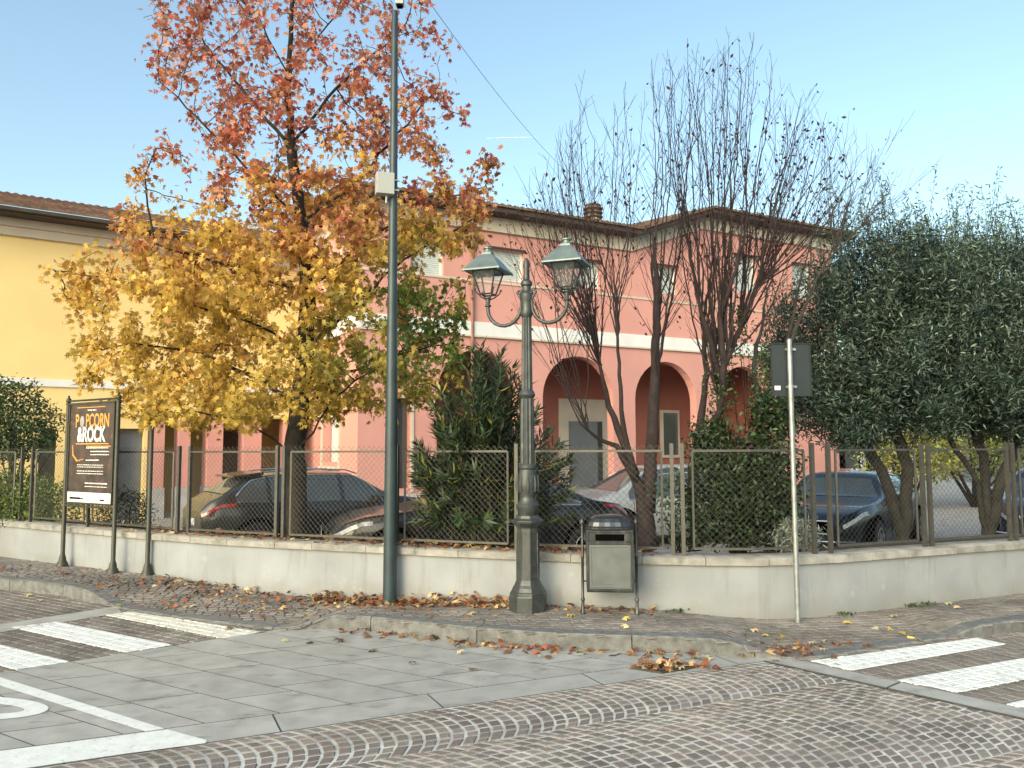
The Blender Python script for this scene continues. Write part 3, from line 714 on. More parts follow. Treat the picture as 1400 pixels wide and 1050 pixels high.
# ------------------------------------------------------------------ poster stand and odd post
def textmesh(txt, size, mat_, parent, loc, name, rotz, bold=0, sx=1, extr=.001):
    cu = bpy.data.curves.new(name, 'FONT'); cu.body = txt; cu.size = size; cu.offset = bold; cu.extrude = extr; cu.align_x = 'CENTER'
    to = bpy.data.objects.new(name+'_src', cu); S.collection.objects.link(to)
    dg = bpy.context.evaluated_depsgraph_get(); me = bpy.data.meshes.new_from_object(to.evaluated_get(dg))
    bpy.data.objects.remove(to); me.transform(Matrix.Translation(loc) @ Matrix.Rotation(math.pi/2, 4, 'X') @ Matrix.Diagonal((sx, 1, 1, 1)))
    me.materials.clear(); me.materials.append(mat_); o = bpy.data.objects.new(name, me); S.collection.objects.link(o); o.parent = parent; return o
p1, p2 = G(85, 774, .09), G(154, 784, .09)
yaw = math.atan2(p2.y-p1.y, p2.x-p1.x); wP = (p2-p1).length; mid = (p1+p2)/2
t = thing('poster_stand', 'dark framed poster stand for a music evening on two cast posts', 'poster stand', (mid.x, mid.y, .085), yaw)
def foot(mb, x, y, H, z0=0, fin=True):
    pf = [(.075, -.01), (.075, .03), (.066, .045), (.062, .06), (.05, .075), (.044, .12), (.034, .15), (.028, .17), (.028, H)]
    if fin: pf += [(.036, H+.002), (.036, H+.02), (.024, H+.028), (.034, H+.05), (.036, H+.066), (.026, H+.088), (.01, H+.1), (.016, H+.115), (.003, H+.13)]
    mb.lathe((x, y, z0), pf, 14)
hT = D(158, 548, mid.y).z-.12
for sx in (-1, 1): mb = MB(); foot(mb, sx*wP/2, 0, hT); make('stand_post', mb, M['frame'], t, local=True, auto=40)
zp0, zp1 = D(125, 686, mid.y).z-.12, D(125, 546, mid.y).z-.12; pw = wP/2-.055
mb = MB()
for z in (zp0-.03, zp1+.03): mb.tube([(-wP/2, 0, z), (wP/2, 0, z)], .013, 8)
mb.box(-pw, pw, -.02, .02, zp0, zp0+.022); mb.box(-pw, pw, -.02, .02, zp1-.022, zp1); mb.box(-pw, -pw+.022, -.02, .02, zp0+.022, zp1-.022); mb.box(pw-.022, pw, -.02, .02, zp0+.022, zp1-.022)
make('stand_frame', mb, M['frame'], t, local=True)
pm = stain(mat('poster print', (.060, .045, .042), .35, .3, 7), (.22, .09, .045), 5, .57, .68, .7)
mb = MB(); mb.box(-pw+.0225, pw-.0225, -.008, .008, zp0+.0225, zp1-.0225); po = make('poster', mb, pm, t, local=True)
pwm = mat('poster white', (.75, .74, .72), .5, .05); porg = mat('poster orange', (.75, .33, .07), .5, .1); pgr = mat('poster grey', (.35, .33, .33), .5, .15); pred = mat('poster red', (.5, .07, .05), .5, .1)
Hp = zp1-zp0; PW = 2*pw-.05
textmesh('P', .25, porg, po, (-PW*.335, -.0095, zp1-Hp*.245), 'title_lettering', 0, .004, .66)
mb = MB(); n = 24; mb.add([(-PW*.22+.05*math.cos(2*math.pi*i/n), -.0095, zp1-Hp*.19+.075*math.sin(2*math.pi*i/n)) for i in range(n)], [tuple(range(n))]); make('title_disc', mb, pgr, po, local=True)
textmesh('PCORN', .25, porg, po, (PW*.135, -.0095, zp1-Hp*.245), 'title_lettering', 0, .004, .66)
textmesh('&ROCK', .27, pwm, po, (.0, -.0105, zp1-Hp*.385), 'title_lettering', 0, .008, .72)
mb = MB(); mb.box(-pw+.024, pw-.024, -.0100, -.0082, zp0+.024, zp0+Hp*.115); make('poster_footer', mb, pwm, po, local=True)
mb = MB()
def dashes(z, x0, x1, h, y=-.0095):
    x = x0; dm = MB(); dm.box(x0, x1, y-.0003, y+.0012, z+h*.1, z+h*.25)
    while x < x1: 
        w_ = random.uniform(.02, .06); dm.box(x, min(x+w_, x1), y-.0008, y, z, z+h*random.uniform(.7, 1)); x += w_+.012
    make('small_lettering', dm, pwm, po, local=True)
for z, a, b, h in ((.085, -.1, .1, .02), (.455, -.1, .4, .018), (.49, 0, .42, .014), (.52, 0, .42, .012), (.575, -.1, .2, .018), (.62, -.3, .3, .01), (.64, -.3, .3, .01), (.68, -.3, .3, .01), (.705, -.3, .3, .01), (.80, -.1, .4, .018), (.83, -.1, .4, .010)): dashes(zp1-Hp*z, PW*a, PW*b, h)
mb = MB()
mb.tube([(-PW*.42, -.010, zp1-Hp*.42), (-PW*.40, -.010, zp1-Hp*.52), (-PW*.3, -.010, zp1-Hp*.58), (-PW*.15, -.01, zp1-Hp*.56)], [.006, .012, .012, .004], 5); make('poster_flourish', mb, porg, po, local=True); mb = MB(); mb.box(-PW*.35, PW*.4, -.0095, -.0088, zp1-Hp*.415, zp1-Hp*.405); make('poster_rule', mb, porg, po, local=True)
mb = MB(); mb.box(-PW*.35, PW*.3, -.0095, -.0085, zp1-Hp*.055, zp1-Hp*.048); make('poster_rule', mb, porg, po, local=True); mb = MB(); mb.box(-PW*.1, PW*.45, -.0095, -.0088, zp1-Hp*.44, zp1-Hp*.43); make('poster_rule', mb, porg, po, local=True)
mb = MB(); mb.box(-PW*.45, -PW*.2, -.0109, -.0103, zp0+Hp*.045, zp0+Hp*.065); mb.box(-PW*.28, -PW*.12, -.0109, -.0103, zp0+Hp*.045, zp0+Hp*.058); make('footer_lettering', mb, M['dark'], po, local=True); mb = MB(); mb.box(PW*.25, PW*.35, -.0109, -.0103, zp0+Hp*.04, zp0+Hp*.055); make('footer_lettering', mb, M['dark'], po, local=True)
p3 = G(201, 787, .09); H3 = D(199, 566, p3.y).z-.13; mb = MB(); foot(mb, p3.x, p3.y, H3-.09, .085)
tag(make('steel_post', mb, M['frame'], auto=40), 'dark cast post standing alone right of the poster stand', 'post')
# ------------------------------------------------------------------ drain grate
dg_ = [g2(866, 915), g2(905, 921), g2(957, 912), g2(915, 906)]
mb = MB(); P = [Vector(p) for p in dg_]
mb.add([(p.x, p.y, .002) for p in P], [(0, 1, 2, 3)]); pit = MB(); pit.v, pit.f, pit.m = mb.v, mb.f, mb.m
t = thing('drain_grate', 'square iron road drain filled with leaves near the kerb', 'drain grate', (P[0].x, P[0].y, 0)); make('drain_pit', pit, M['dark'], t)
mb = MB()
for i in range(9):
    tt = (i+.5)/9; a = P[0].lerp(P[1], tt); b = P[3].lerp(P[2], tt); mb.tube([(*a, .008), (*b, .008)], .006, 4)
for i in range(4): a, b = P[i], P[(i+1) % 4]; mb.tube([(*a, .006), (*b, .006)], .012, 4, rot=.785)
make('grate_bars', mb, M['frame'], t)
#PART2
# ------------------------------------------------------------------ buildings
class Face:
    """a vertical wall plane: origin on the ground, u along it, n towards the viewer"""
    def __init__(s, o, u): s.o = Vector((o[0], o[1])); s.u = Vector(u).normalized(); s.n = Vector((s.u.y, -s.u.x))
    def p(s, t, w, z): q = s.o+s.u*t+s.n*w; return Vector((q.x, q.y, z))
    def t(s, px, py=500, w=0):
        r = ray(px, py); o = s.o+s.n*w; det = s.u.x*(-r.y)+r.x*s.u.y
        return ((-o.x)*(-r.y)+r.x*(-o.y))/det
    def z(s, px, py): t = s.t(px, py); q = s.p(t, 0, 0); r = ray(px, py); return EYE+r.z*q.y/r.y
    def box(s, mb, t0, t1, w0, w1, z0, z1):
        mb.obox(s.p((t0+t1)/2, (w0+w1)/2, (z0+z1)/2), (*(s.u*(t1-t0)/2), 0), (*(s.n*(w1-w0)/2), 0), (0, 0, (z1-z0)/2))
def wall(face, t0, t1, z0, z1, holes=(), th=.35, arches=(), topf=None):
    """wall sheet with real openings and reveals; holes (t0,t1,z0,z1); arches the same with a round head"""
    mb = MB(); hs = list(holes)+list(arches)
    T = sorted({t0, t1, *[h[0] for h in hs], *[h[1] for h in hs]}); Z = sorted({z0, z1, *[h[2] for h in hs], *[h[3] for h in hs]})
    for a, b in zip(T, T[1:]):
        for c, d in zip(Z, Z[1:]):
            mt, mz = (a+b)/2, (c+d)/2
            if any(h[0] < mt < h[1] and h[2] < mz < h[3] for h in hs): continue
            za, zb = (d, d)
            if topf and d == Z[-1]: za, zb = topf(a), topf(b)
            mb.quad(face.p(a, 0, c), face.p(b, 0, c), face.p(b, 0, zb), face.p(a, 0, za))
    for h in holes:
        a, b, c, d = h
        for q in ((a, c, a, d), (b, c, b, d), (a, c, b, c), (a, d, b, d)):
            mb.quad(face.p(q[0], 0, q[1]), face.p(q[2], 0, q[3]), face.p(q[2], -th, q[3]), face.p(q[0], -th, q[1]))
    for a, b, c, d in arches:
        r = (b-a)/2; cx = (a+b)/2; zs = d-r; n = 16
        for k in range(n):
            A0, A1 = math.pi-math.pi*k/n, math.pi-math.pi*(k+1)/n
            p0, p1 = (cx+r*math.cos(A0), zs+r*math.sin(A0)), (cx+r*math.cos(A1), zs+r*math.sin(A1))
            mb.quad(face.p(p0[0], 0, p0[1]), face.p(p1[0], 0, p1[1]), face.p(p1[0], 0, d), face.p(p0[0], 0, d))
            mb.quad(face.p(p0[0], 0, p0[1]), face.p(p1[0], 0, p1[1]), face.p(p1[0], -th, p1[1]), face.p(p0[0], -th, p0[1]))
        for q in (a, b): mb.quad(face.p(q, 0, c), face.p(q, 0, zs), face.p(q, -th, zs), face.p(q, -th, c))
    return mb
U1 = (.876, .482)
FR = Face((3.75, 25.0), U1)                 # main salmon facade, origin where the roof steps up
tL = FR.t(490); tR = FR.t(1143)
zE = 8.55
FLk = Face(FR.p(tL, 0, 0).xy, (-FR.n.x, -FR.n.y)); FLk.n = -FR.u   # left flank running back
t = thing('salmon_building', 'two storey salmon pink building with ground floor arcade and dark tiled roof', 'building', (*FR.p(0, 0, 0).xy, -.35))
tl = lambda x, y=500: FR.t(x, y)
def top(tt): return 8.25+(9.35-8.25)*min(1, max(0, tt/2.95))
win = [(668, 716, 342, 384), (790, 820, 357, 394), (893, 925, 364, 402)]
holes = []
for a, b, c, d in win:
    zz1, zz0 = FR.z((a+b)/2, c), FR.z((a+b)/2, d); holes.append((tl(a, c), tl(b, c), zz0, zz1))
wb = [(1003, 1033, 350, 400), (1083, 1108, 362, 408)]
for a, b, c, d in wb: holes.append((tl(a, c), tl(b, c), FR.z((a+b)/2, d), FR.z((a+b)/2, c)))
holes.append((tl(560), tl(606), 6.35, 7.3))
pA = (tl(742, 525), tl(838, 525)); pB = (tl(868, 525), tl(952, 525)); per = pB[0]-pA[0]
zA = FR.z(790, 487)
arch = [(pA[0]-per, pA[1]-per, .35, zA), (pA[0], pA[1], .35, zA), (pB[0], pB[1], .35, zA), (pB[0]+per, pB[1]+per, .35, zA)]
holes.append((tl(536), tl(562), .6, 3.0))
mbw = wall(FR, tL, tR, -.35, 8.25, holes, .32, arch, None)
# upper strip following the stepped roof
for a, b in ((tL, 0), (0, 2.95), (2.95, tR)): mbw.quad(FR.p(a, 0, 8.25), FR.p(b, 0, 8.25), FR.p(b, 0, top(b)), FR.p(a, 0, top(a)))
mbw.quad(FR.p(tR, 0, -.35), FR.p(tR, -9, -.35), FR.p(tR, -9, 9.35), FR.p(tR, 0, 9.35))
flk = [(2.0, 2.9, .9, 2.6)]
fw = (FLk.t(465), FLk.t(443)); fw = (min(fw), max(fw))
fl = wall(FLk, 0, 6.5, -.35, 8.25, [(fw[0], fw[1], FLk.z(455, 632), FLk.z(455, 560)), (fw[0], fw[1], 6.0, 7.2)], .3)
mbw.add(fl.v, fl.f); make('wall', mbw, M['red'], t)
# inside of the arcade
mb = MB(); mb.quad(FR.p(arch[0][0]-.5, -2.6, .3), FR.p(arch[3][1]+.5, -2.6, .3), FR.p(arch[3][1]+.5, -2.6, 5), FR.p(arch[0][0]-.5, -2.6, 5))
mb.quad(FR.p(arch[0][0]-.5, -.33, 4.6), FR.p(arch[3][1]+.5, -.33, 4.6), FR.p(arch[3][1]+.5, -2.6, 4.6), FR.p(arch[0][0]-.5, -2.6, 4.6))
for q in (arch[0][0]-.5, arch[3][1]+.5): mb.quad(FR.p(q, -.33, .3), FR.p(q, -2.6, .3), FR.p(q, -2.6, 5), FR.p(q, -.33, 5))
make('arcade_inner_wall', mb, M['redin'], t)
mb = MB(); c0, c1 = FR.t(764, 600, -2.58), FR.t(832, 600, -2.58); FR.box(mb, c0, c1, -2.6, -2.56, .34, 3.3); make('door_surround', mb, M['cream'], t)
dd0, dd1 = FR.t(779, 600, -2.5), FR.t(817, 600, -2.5); mb = MB(); FR.box(mb, dd0, dd1, -2.56, -2.50, .34, 2.55); dO = make('door', mb, M['doorgrey'], t)
mb = MB(); FR.box(mb, dd1+.004, dd1+.2, -2.555, -2.50, .34, 2.55); make('door_frame', mb, M['frame'], dO)
mb = MB(); w0, w1 = FR.t(905, 600, -2.5), FR.t(930, 600, -2.5); FR.box(mb, w0, w1, -2.6, -2.52, 1.3, 3.0); wi = make('window', mb, M['cream'], t)
mb = MB(); FR.box(mb, w0+.1, w1-.1, -2.517, -2.50, 1.4, 2.9); make('pane', mb, M['glass'], wi)
mb = MB(); FR.box(mb, arch[0][0]-.5, arch[3][1]+.5, -2.6, .25, .2, .34); FR.box(mb, pA[0]-.1, pA[1]-.3, .25, .75, -.1, .15); FR.box(mb, pA[0]-.4, pA[1], .75, 1.15, -.34, -.1); make('porch_step', mb, M['plinth'], t)
# plinth on the flank and front
mb = MB(); FR.box(mb, tL-.02, arch[0][0], 0, .03, -.35, .45); make('plinth', mb, M['plinth'], t)
# windows: shutters, frames, sills
for i, h in enumerate(holes[:6]):
    mb = MB(); a, b, c, d = h; n = int((d-c)/.055)
    for k in range(n):
        z0 = d-(k+1)*.055; FR.box(mb, a+.05, b-.05, -.16, -.145, z0+.014, z0+.055)
    FR.box(mb, a+.05, b-.05, -.18, -.165, c, d)
    wn = make('window', mb, M['shutter'], t)
    mb = MB(); FR.box(mb, a-.04, b+.04, -.02, .07, d+.002, d+.05); make('window_head', mb, M['eave'], wn)
    mb = MB(); FR.box(mb, a, a+.05, -.2, -.10, c, d); FR.box(mb, b-.05, b, -.2, -.10, c, d); FR.box(mb, a, b, -.2, -.10, c-.03, c+.012); make('window_frame', mb, M['band'], wn)
a, b, c, d = holes[6]
mb = MB(); FR.box(mb, a, b, -.30, -.28, c, d); wn = make('window', mb, M['glass'], t); mb = MB(); FR.box(mb, a-.08, a, 0, .03, c-.1, d+.1); FR.box(mb, b, b+.08, 0, .03, c-.1, d+.1); FR.box(mb, a, b, .0, .03, d, d+.1); make('window_frame', mb, M['cream'], wn)
for zz in ((FLk.z(455, 632), FLk.z(455, 560)), (6.0, 7.2)):
    mb = MB(); FLk.box(mb, fw[0]+.45*(fw[1]-fw[0]), fw[1]-.05, -.27, -.25, zz[0], zz[1]); FLk.box(mb, fw[0]+.05, fw[1]-.05, -.25, -.2, zz[1]-.25, zz[1]); wn = make('window', mb, M['shutter'], t)
    mb = MB(); FLk.box(mb, fw[0], fw[1], -.3, -.28, zz[0], zz[1]); make('pane', mb, M['glass'], wn)
    mb = MB(); FLk.box(mb, fw[0]-.12, fw[0], 0, .04, zz[0]-.12, zz[1]+.1); FLk.box(mb, fw[1], fw[1]+.12, 0, .04, zz[0]-.12, zz[1]+.1); FLk.box(mb, fw[0]-.15, fw[1]+.15, 0.002, .10, zz[0]-.2, zz[0]-.12); make('window_frame', mb, M['cream'], wn)
mb = MB(); zb0, zb1 = FR.z(700, 463), FR.z(700, 444); FR.box(mb, tL-.04, tR, .0, .05, zb0, zb1); FLk.box(mb, -.0, 6.5, .0, .05, zb0, zb1); make('string_band', mb, M['band'], t)
mb = MB(); FR.box(mb, tL-.04, tR, .05, .07, zb0-.03, zb0+.02); zs = holes[0][2]-.06; FR.box(mb, tL-.03, tR, 0, .03, zs-.06, zs); make('sill_line', mb, M['cream'], t)
mb = MB()
for a, b, z0 in ((tL-.05, 0, 8.25), (2.95, tR, 9.35)): FR.box(mb, a, b, .003, .10, z0-.42, z0)
ang = [(0, 8.25-.42), (2.95, 9.35-.42), (2.95, 9.35), (0, 8.25)]
mb.add([FR.p(a, .10, z) for a, z in ang]+[FR.p(a, .0, z) for a, z in ang], [(0, 1, 2, 3), (0, 1, 5, 4)]); FLk.box(mb, 0, 6.5, .003, .1, 7.83, 8.25); make('cornice', mb, M['cream'], t)
# roof: eave board, soffit, tiles
OV = .62
def roofline(a): return 8.25+(9.35-8.25)*min(1, max(0, (a)/2.95))
mb = MB()
TT = [tL-OV, 0, 2.95, tR+OV]
for a, b in zip(TT, TT[1:]):
    za, zb_ = roofline(a), roofline(b)
    mb.quad(FR.p(a, 0, za), FR.p(b, 0, zb_), FR.p(b, OV, zb_), FR.p(a, OV, za))                         # soffit
    mb.quad(FR.p(a, OV, za), FR.p(b, OV, zb_), FR.p(b, OV, zb_+.15), FR.p(a, OV, za+.15))
mb.quad(FR.p(tR, 0, 9.35), FR.p(tR+OV, 0, 9.35), FR.p(tR+OV, -9, 9.35), FR.p(tR, -9, 9.35)); mb.quad(FR.p(tR+OV, OV, 9.35), FR.p(tR+OV, -9, 9.35), FR.p(tR+OV, -9, 9.5), FR.p(tR+OV, OV, 9.5))
mb.quad(FR.p(tL, 0, 8.25), FR.p(tL-OV, OV, 8.25), FR.p(tL-OV, -6.5, 8.25), FR.p(tL, -6.5, 8.25)); mb.quad(FR.p(tL-OV, OV, 8.25), FR.p(tL-OV, -6.5, 8.25), FR.p(tL-OV, -6.5, 8.4), FR.p(tL-OV, OV, 8.4))
mb.quad(FR.p(2.95-OV*0, OV, 9.35), FR.p(2.95, OV, 9.35), FR.p(2.95, -9, 9.35), FR.p(2.95, -9, 9.35))
make('eave', mb, M['eave'], t)
def tiles(face, a0, a1, w0, zfun, depth, slope, pitch=.21, m='tile', slope_u=None):
    mb = MB(); nu = int((a1-a0)/pitch*4); rows_ = int(depth/.38)
    for r in range(rows_):
        wA, wB = w0-r*.38, w0-(r+1)*.38-.03; o = len(mb.v)
        for i in range(nu+1):
            a = a0+(a1-a0)*i/nu; bump = .05*abs(math.sin(math.pi*(a/pitch)+.3*(r % 2)*0))+.012*random.random()
            mb.v.append(tuple(face.p(a, wA, zfun(a)+r*.38*slope+bump+.03))); mb.v.append(tuple(face.p(a, wB, zfun(a)+(r+1)*.38*slope+bump)))
            mb.v.append(tuple(face.p(a, wA, zfun(a)+r*.38*slope-.01)))
        for i in range(nu):
            j = o+i*3; mb.f += [(j, j+3, j+4, j+1), (j+2, j+5, j+3, j)]; mb.m += [0, 0]
    return mb
make('roof', tiles(FR, tL-OV, tR+OV, OV+.06, lambda a: roofline(a)+.15, 5.2, .11), M['tile'], t)
# chimney
cp = FR.t(813, 290, -1.5); zc0, zc1 = 8.6, FR.z(813, 268)+.1
cc = FR.p(cp, -1.6, 0); mb = MB(); mb.lathe((cc.x, cc.y, 0), [(.24, 8.3), (.24, zc1-.28)], 18); ch = make('chimney', mb, M['cream'], t, auto=40)
mb = MB(); pf = [(.2, zc1-.279)]
for k in range(3): z_ = zc1-.26+k*.14; pf += [(.24, z_), (.33, z_+.02), (.33, z_+.06), (.22, z_+.09)]
pf += [(.27, zc1+.19), (.1, zc1+.24)]; mb.lathe((cc.x, cc.y, 0), pf, 18); make('chimney_cap', mb, mat('weathered clay', (.16, .12, .10), .9, .25, 8), ch, auto=40)
mb = MB(); x = tl(645, 300); q = FR.p(x, .05, 0); mb.tube([(q.x, q.y, .4), (q.x, q.y, 8.1)], .05, 8)
make('downpipe', mb, mat('copper pipe', (.25, .12, .09), .5, .1), t)
# yellow building
FY = Face(g2(205, 700, .0), (.824, .566)); FY.o = Vector((-9.78, 21.85))
ty0 = -16.0; tyP = FY.t(205); tyE = FY.t(412)+1.6; zY = 7.45
t = thing('yellow_building', 'long yellow building with white band and brown tiled roof on the left', 'building', (*FY.o, -.35))
zb0, zb1 = FY.z(80, 529), FY.z(80, 519); zl = FY.z(120, 566)
ga = (FY.t(58), FY.t(82)); dA = (FY.t(165), FY.t(200))
mb = wall(FY, ty0, tyP, -.35, zY, [(dA[0], dA[1], -.3, FY.z(182, 586))], .3, [(ga[0], ga[1], -.3, FY.z(70, 585))])
FY.box(mb, tyP, tyE, -.35, 0, zl, zY); make('wall', mb, M['yellow'], t)
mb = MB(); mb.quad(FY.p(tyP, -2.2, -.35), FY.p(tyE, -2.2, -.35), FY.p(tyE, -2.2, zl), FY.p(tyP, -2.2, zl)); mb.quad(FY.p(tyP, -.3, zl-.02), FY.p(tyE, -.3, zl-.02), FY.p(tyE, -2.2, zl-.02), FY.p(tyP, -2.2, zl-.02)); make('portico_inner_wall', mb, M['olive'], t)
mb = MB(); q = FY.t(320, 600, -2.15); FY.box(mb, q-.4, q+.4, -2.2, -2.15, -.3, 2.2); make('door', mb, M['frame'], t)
mb = MB(); FY.box(mb, dA[0], dA[1], -.29, -.25, -.3, FY.z(182, 586)); make('garage_door', mb, M['doorgrey'], t)
mb = MB(); FY.box(mb, ga[0], ga[1], -.29, -.25, -.3, FY.z(70, 585)); make('gate', mb, M['frame'], t)
mb = MB(); FY.box(mb, ty0, tyE, .002, .05, zb0, zb1); make('string_band', mb, M['band'], t)
mb = MB(); FY.box(mb, ty0, tyE, .002, .04, zl-.04, zl+.01); make('ledge_shadow_line', mb, M['olive'], t)  # ledge coloured darker than the yellow wall to paint its thin shadow line
mb = MB(); FY.box(mb, ty0, tyE, .003, .12, zY-.42, zY-.2); FY.box(mb, ty0, tyE, .003, .2, zY-.198, zY); make('cornice', mb, M['cream'], t)
mb = MB(); FY.box(mb, ty0, tyE, 0, .75, zY+.002, zY+.14); make('eave', mb, M['eave'], t)
make('roof', tiles(FY, ty0, tyE, .82, lambda a: zY+.15, 4.4, .34), M['tile'], t)
mb = MB(); FY.box(mb, ty0, tyE, .82, .92, zY+.02, zY+.10); make('gutter', mb, M['eave'], t)
for a, b in ((204, 227), (240, 262), (279, 306), (328, 358), (384, 402)):
    x0, x1 = FY.t(a+6), FY.t(b); mb = MB(); FY.box(mb, x0, x1, -.45, .12, .62, zl-.04); pi_ = make('pillar', mb, M['red'], t)
    mb = MB(); FY.box(mb, x0-.03, x1+.03, -.48, .15, -.35, .615); make('pillar_base', mb, M['plinth'], pi_)
# far right: pale house and a pink gable glimpsed under the olive
def simple_house(x, y, w, d, h, m, roofm, label, rz=.2):
    t = thing('house', label, 'house', (x, y, -.35), rz)
    mb = MB(); mb.box(-w/2, w/2, 0, d, 0, h); make('wall', mb, m, t, local=True)
    mb = MB(); hw = w/2+.5; mb.add([(-hw, -.5, h+.003), (hw, -.5, h+.003), (hw, d+.5, h+.003), (-hw, d+.5, h+.003), (-hw, d/2, h+1.6), (hw, d/2, h+1.6)], [(0, 1, 2, 3), (0, 1, 5, 4), (2, 3, 4, 5), (0, 4, 3), (1, 2, 5)]); make('roof', mb, roofm, t, local=True)
    for k in range(3):
        mb = MB(); x0 = -w/2+w*(k+.5)/3-.5; mb.box(x0, x0+1, -.03, -.004, 1.2, 2.4); make('window', mb, M['glass'], t, local=True)
simple_house(17, 42, 9, 7, 3.4, M['band'], M['tile'], 'far white house seen low under the olive branches')
q = D(1140, 610, 30); simple_house(q.x+.3, 31, 1.4, 3, 2.6, M['red'], M['tile'], 'small pink outbuilding behind the dark blue car', 0)
# ------------------------------------------------------------------ cars
def prof(pts):
    xs = [p[0] for p in pts]; ys = [p[1] for p in pts]
    def f(x): return float(np.interp(x, xs, ys))
    return f
def sprof(pts):      # smooth (Catmull-like) profile
    xs = np.array([p[0] for p in pts]); ys = np.array([p[1] for p in pts]); dense = np.linspace(xs[0], xs[-1], 240); y = np.interp(dense, xs, ys)
    k = np.ones(9)/9; yp = np.concatenate([np.full(4, y[0]), y, np.full(4, y[-1])]); y = np.convolve(yp, k, 'valid')
    return lambda x: float(np.interp(x, dense, y))
def car(label, loc, rz, col, L=4.5, W=1.84, H=1.48, kind='sedan', rails=False, z=-.2):
    t = thing('parked_car', label, 'car', (loc[0], loc[1], z), rz, 'cars parked in the courtyard')
    # local: +x is the nose
    if kind == 'suv':
        topp = [(-L/2, .80), (-L/2+.06, .98), (-L/2+.30, 1.10), (-L/2+.72, 1.40*H/1.5), (-L/2+1.15, .985*H), (-.35, H), (.35, .98*H), (L/2-1.35, 1.08), (L/2-1.2, 1.02), (L/2-.5, .93), (L/2-.12, .80), (L/2, .62)]
        gl = (-L/2+.22, L/2-1.22)
    elif kind == 'van':
        topp = [(-L/2, .8), (-L/2+.05, 1.05), (-L/2+.25, .96*H), (-L/2+.5, H), (.3, H), (.75, .96*H), (L/2-.95, 1.08), (L/2-.8, 1.0), (L/2-.25, .86), (L/2, .62)]
        gl = (-L/2+.1, L/2-.82)
    else:
        topp = [(-L/2, .78), (-L/2+.08, .95), (-L/2+.6, 1.03), (-L/2+.75, 1.07), (-L/2+1.35, .95*H), (-.3, H), (.3, .985*H), (L/2-1.55, 1.02), (L/2-1.4, .98), (L/2-.5, .88), (L/2-.12, .76), (L/2, .58)]
        gl = (-L/2+.62, L/2-1.42)
    zt = sprof(topp); belt = sprof([(-L/2, .80), (-L/2+.3, .98), (0, .92), (L/2-1.3, .88), (L/2-.4, .80), (L/2, .58)])
    hw = sprof([(-L/2, .66), (-L/2+.12, .80), (-L/2+.6, .97), (0, 1), (L/2-.8, .97), (L/2-.25, .80), (L/2, .56)])
    bot = prof([(-L/2, .34), (-L/2+.3, .22), (L/2-.3, .2), (L/2, .30)])
    def sec(x, v):      # v 0..1 from sill to roof centre on the right side; returns (y,z)
        w = hw(x)*W/2; zb, z0, zz = belt(x), bot(x), max(zt(x), belt(x)+.004)
        gh = zz-zb; tum = min(.30, gh*.52)
        P = [(w*.93, z0), (w*.985, z0+.10), (w, lerp(z0, zb, .55)), (w*.985, zb-.06), (w*.955, zb), (w*.955-tum*.28, zb+gh*.30), (w*.955-tum*.72, zb+gh*.74), (w*.955-tum*1.12, zb+gh*.93), (w*.955-tum*1.12-.22*min(1, gh/.3)*w, zb+gh*.99), (0, zz)]
        x_ = v*(len(P)-1); i = min(len(P)-2, int(x_)); f = x_-i; return (lerp(P[i][0], P[i+1][0], f), lerp(P[i][1], P[i+1][1], f))
    NX = 44; xs = [-L/2+L*(.5-.5*math.cos(math.pi*i/NX)) for i in range(NX+1)]; NV = 18
    def grid(xs, vs, off=0, sides=(1, -1), offn=True):
        mb = MB()
        for sd_ in sides:
            o = len(mb.v)
            for x in xs:
                for v in vs:
                    y, z_ = sec(x, v); y2, z2 = sec(x, min(1, v+.02)); y1, z1 = sec(x, max(0, v-.02)); ty, tz = y2-y1, z2-z1; ln = math.hypot(ty, tz)+1e-6
                    ny, nz = tz/ln, -ty/ln; sl = (zt(x+.02)-zt(x-.02))/.04*(nz if v > .5 else 0)
                    mb.v.append((x-sl*off, sd_*(y+ny*off), z_+nz*off))
            nv = len(vs)
            for i in range(len(xs)-1):
                for j in range(nv-1): mb.f.append((o+i*nv+j, o+(i+1)*nv+j, o+(i+1)*nv+j+1, o+i*nv+j+1)); mb.m.append(0)
        return mb
    vs = [i/NV for i in range(NV+1)]; mb = grid(xs, vs)
    # close the ends
    for xe in (xs[0], xs[-1]):
        ring = [(xe, sec(xe, v)[0], sec(xe, v)[1]) for v in vs]+[(xe, -sec(xe, v)[0], sec(xe, v)[1]) for v in vs[::-1][1:]]
        mb.add(ring, [tuple(range(len(ring)))])
    make('body', mb, paint('car paint', tuple(c*.8 for c in col)), t, local=True, smooth=True)
    v0 = 4.25/9; v1 = 6.75/9
    g0, g1 = gl; gx = lambda a, b, n=8: [a+(b-a)*i/n for i in range(n+1)]
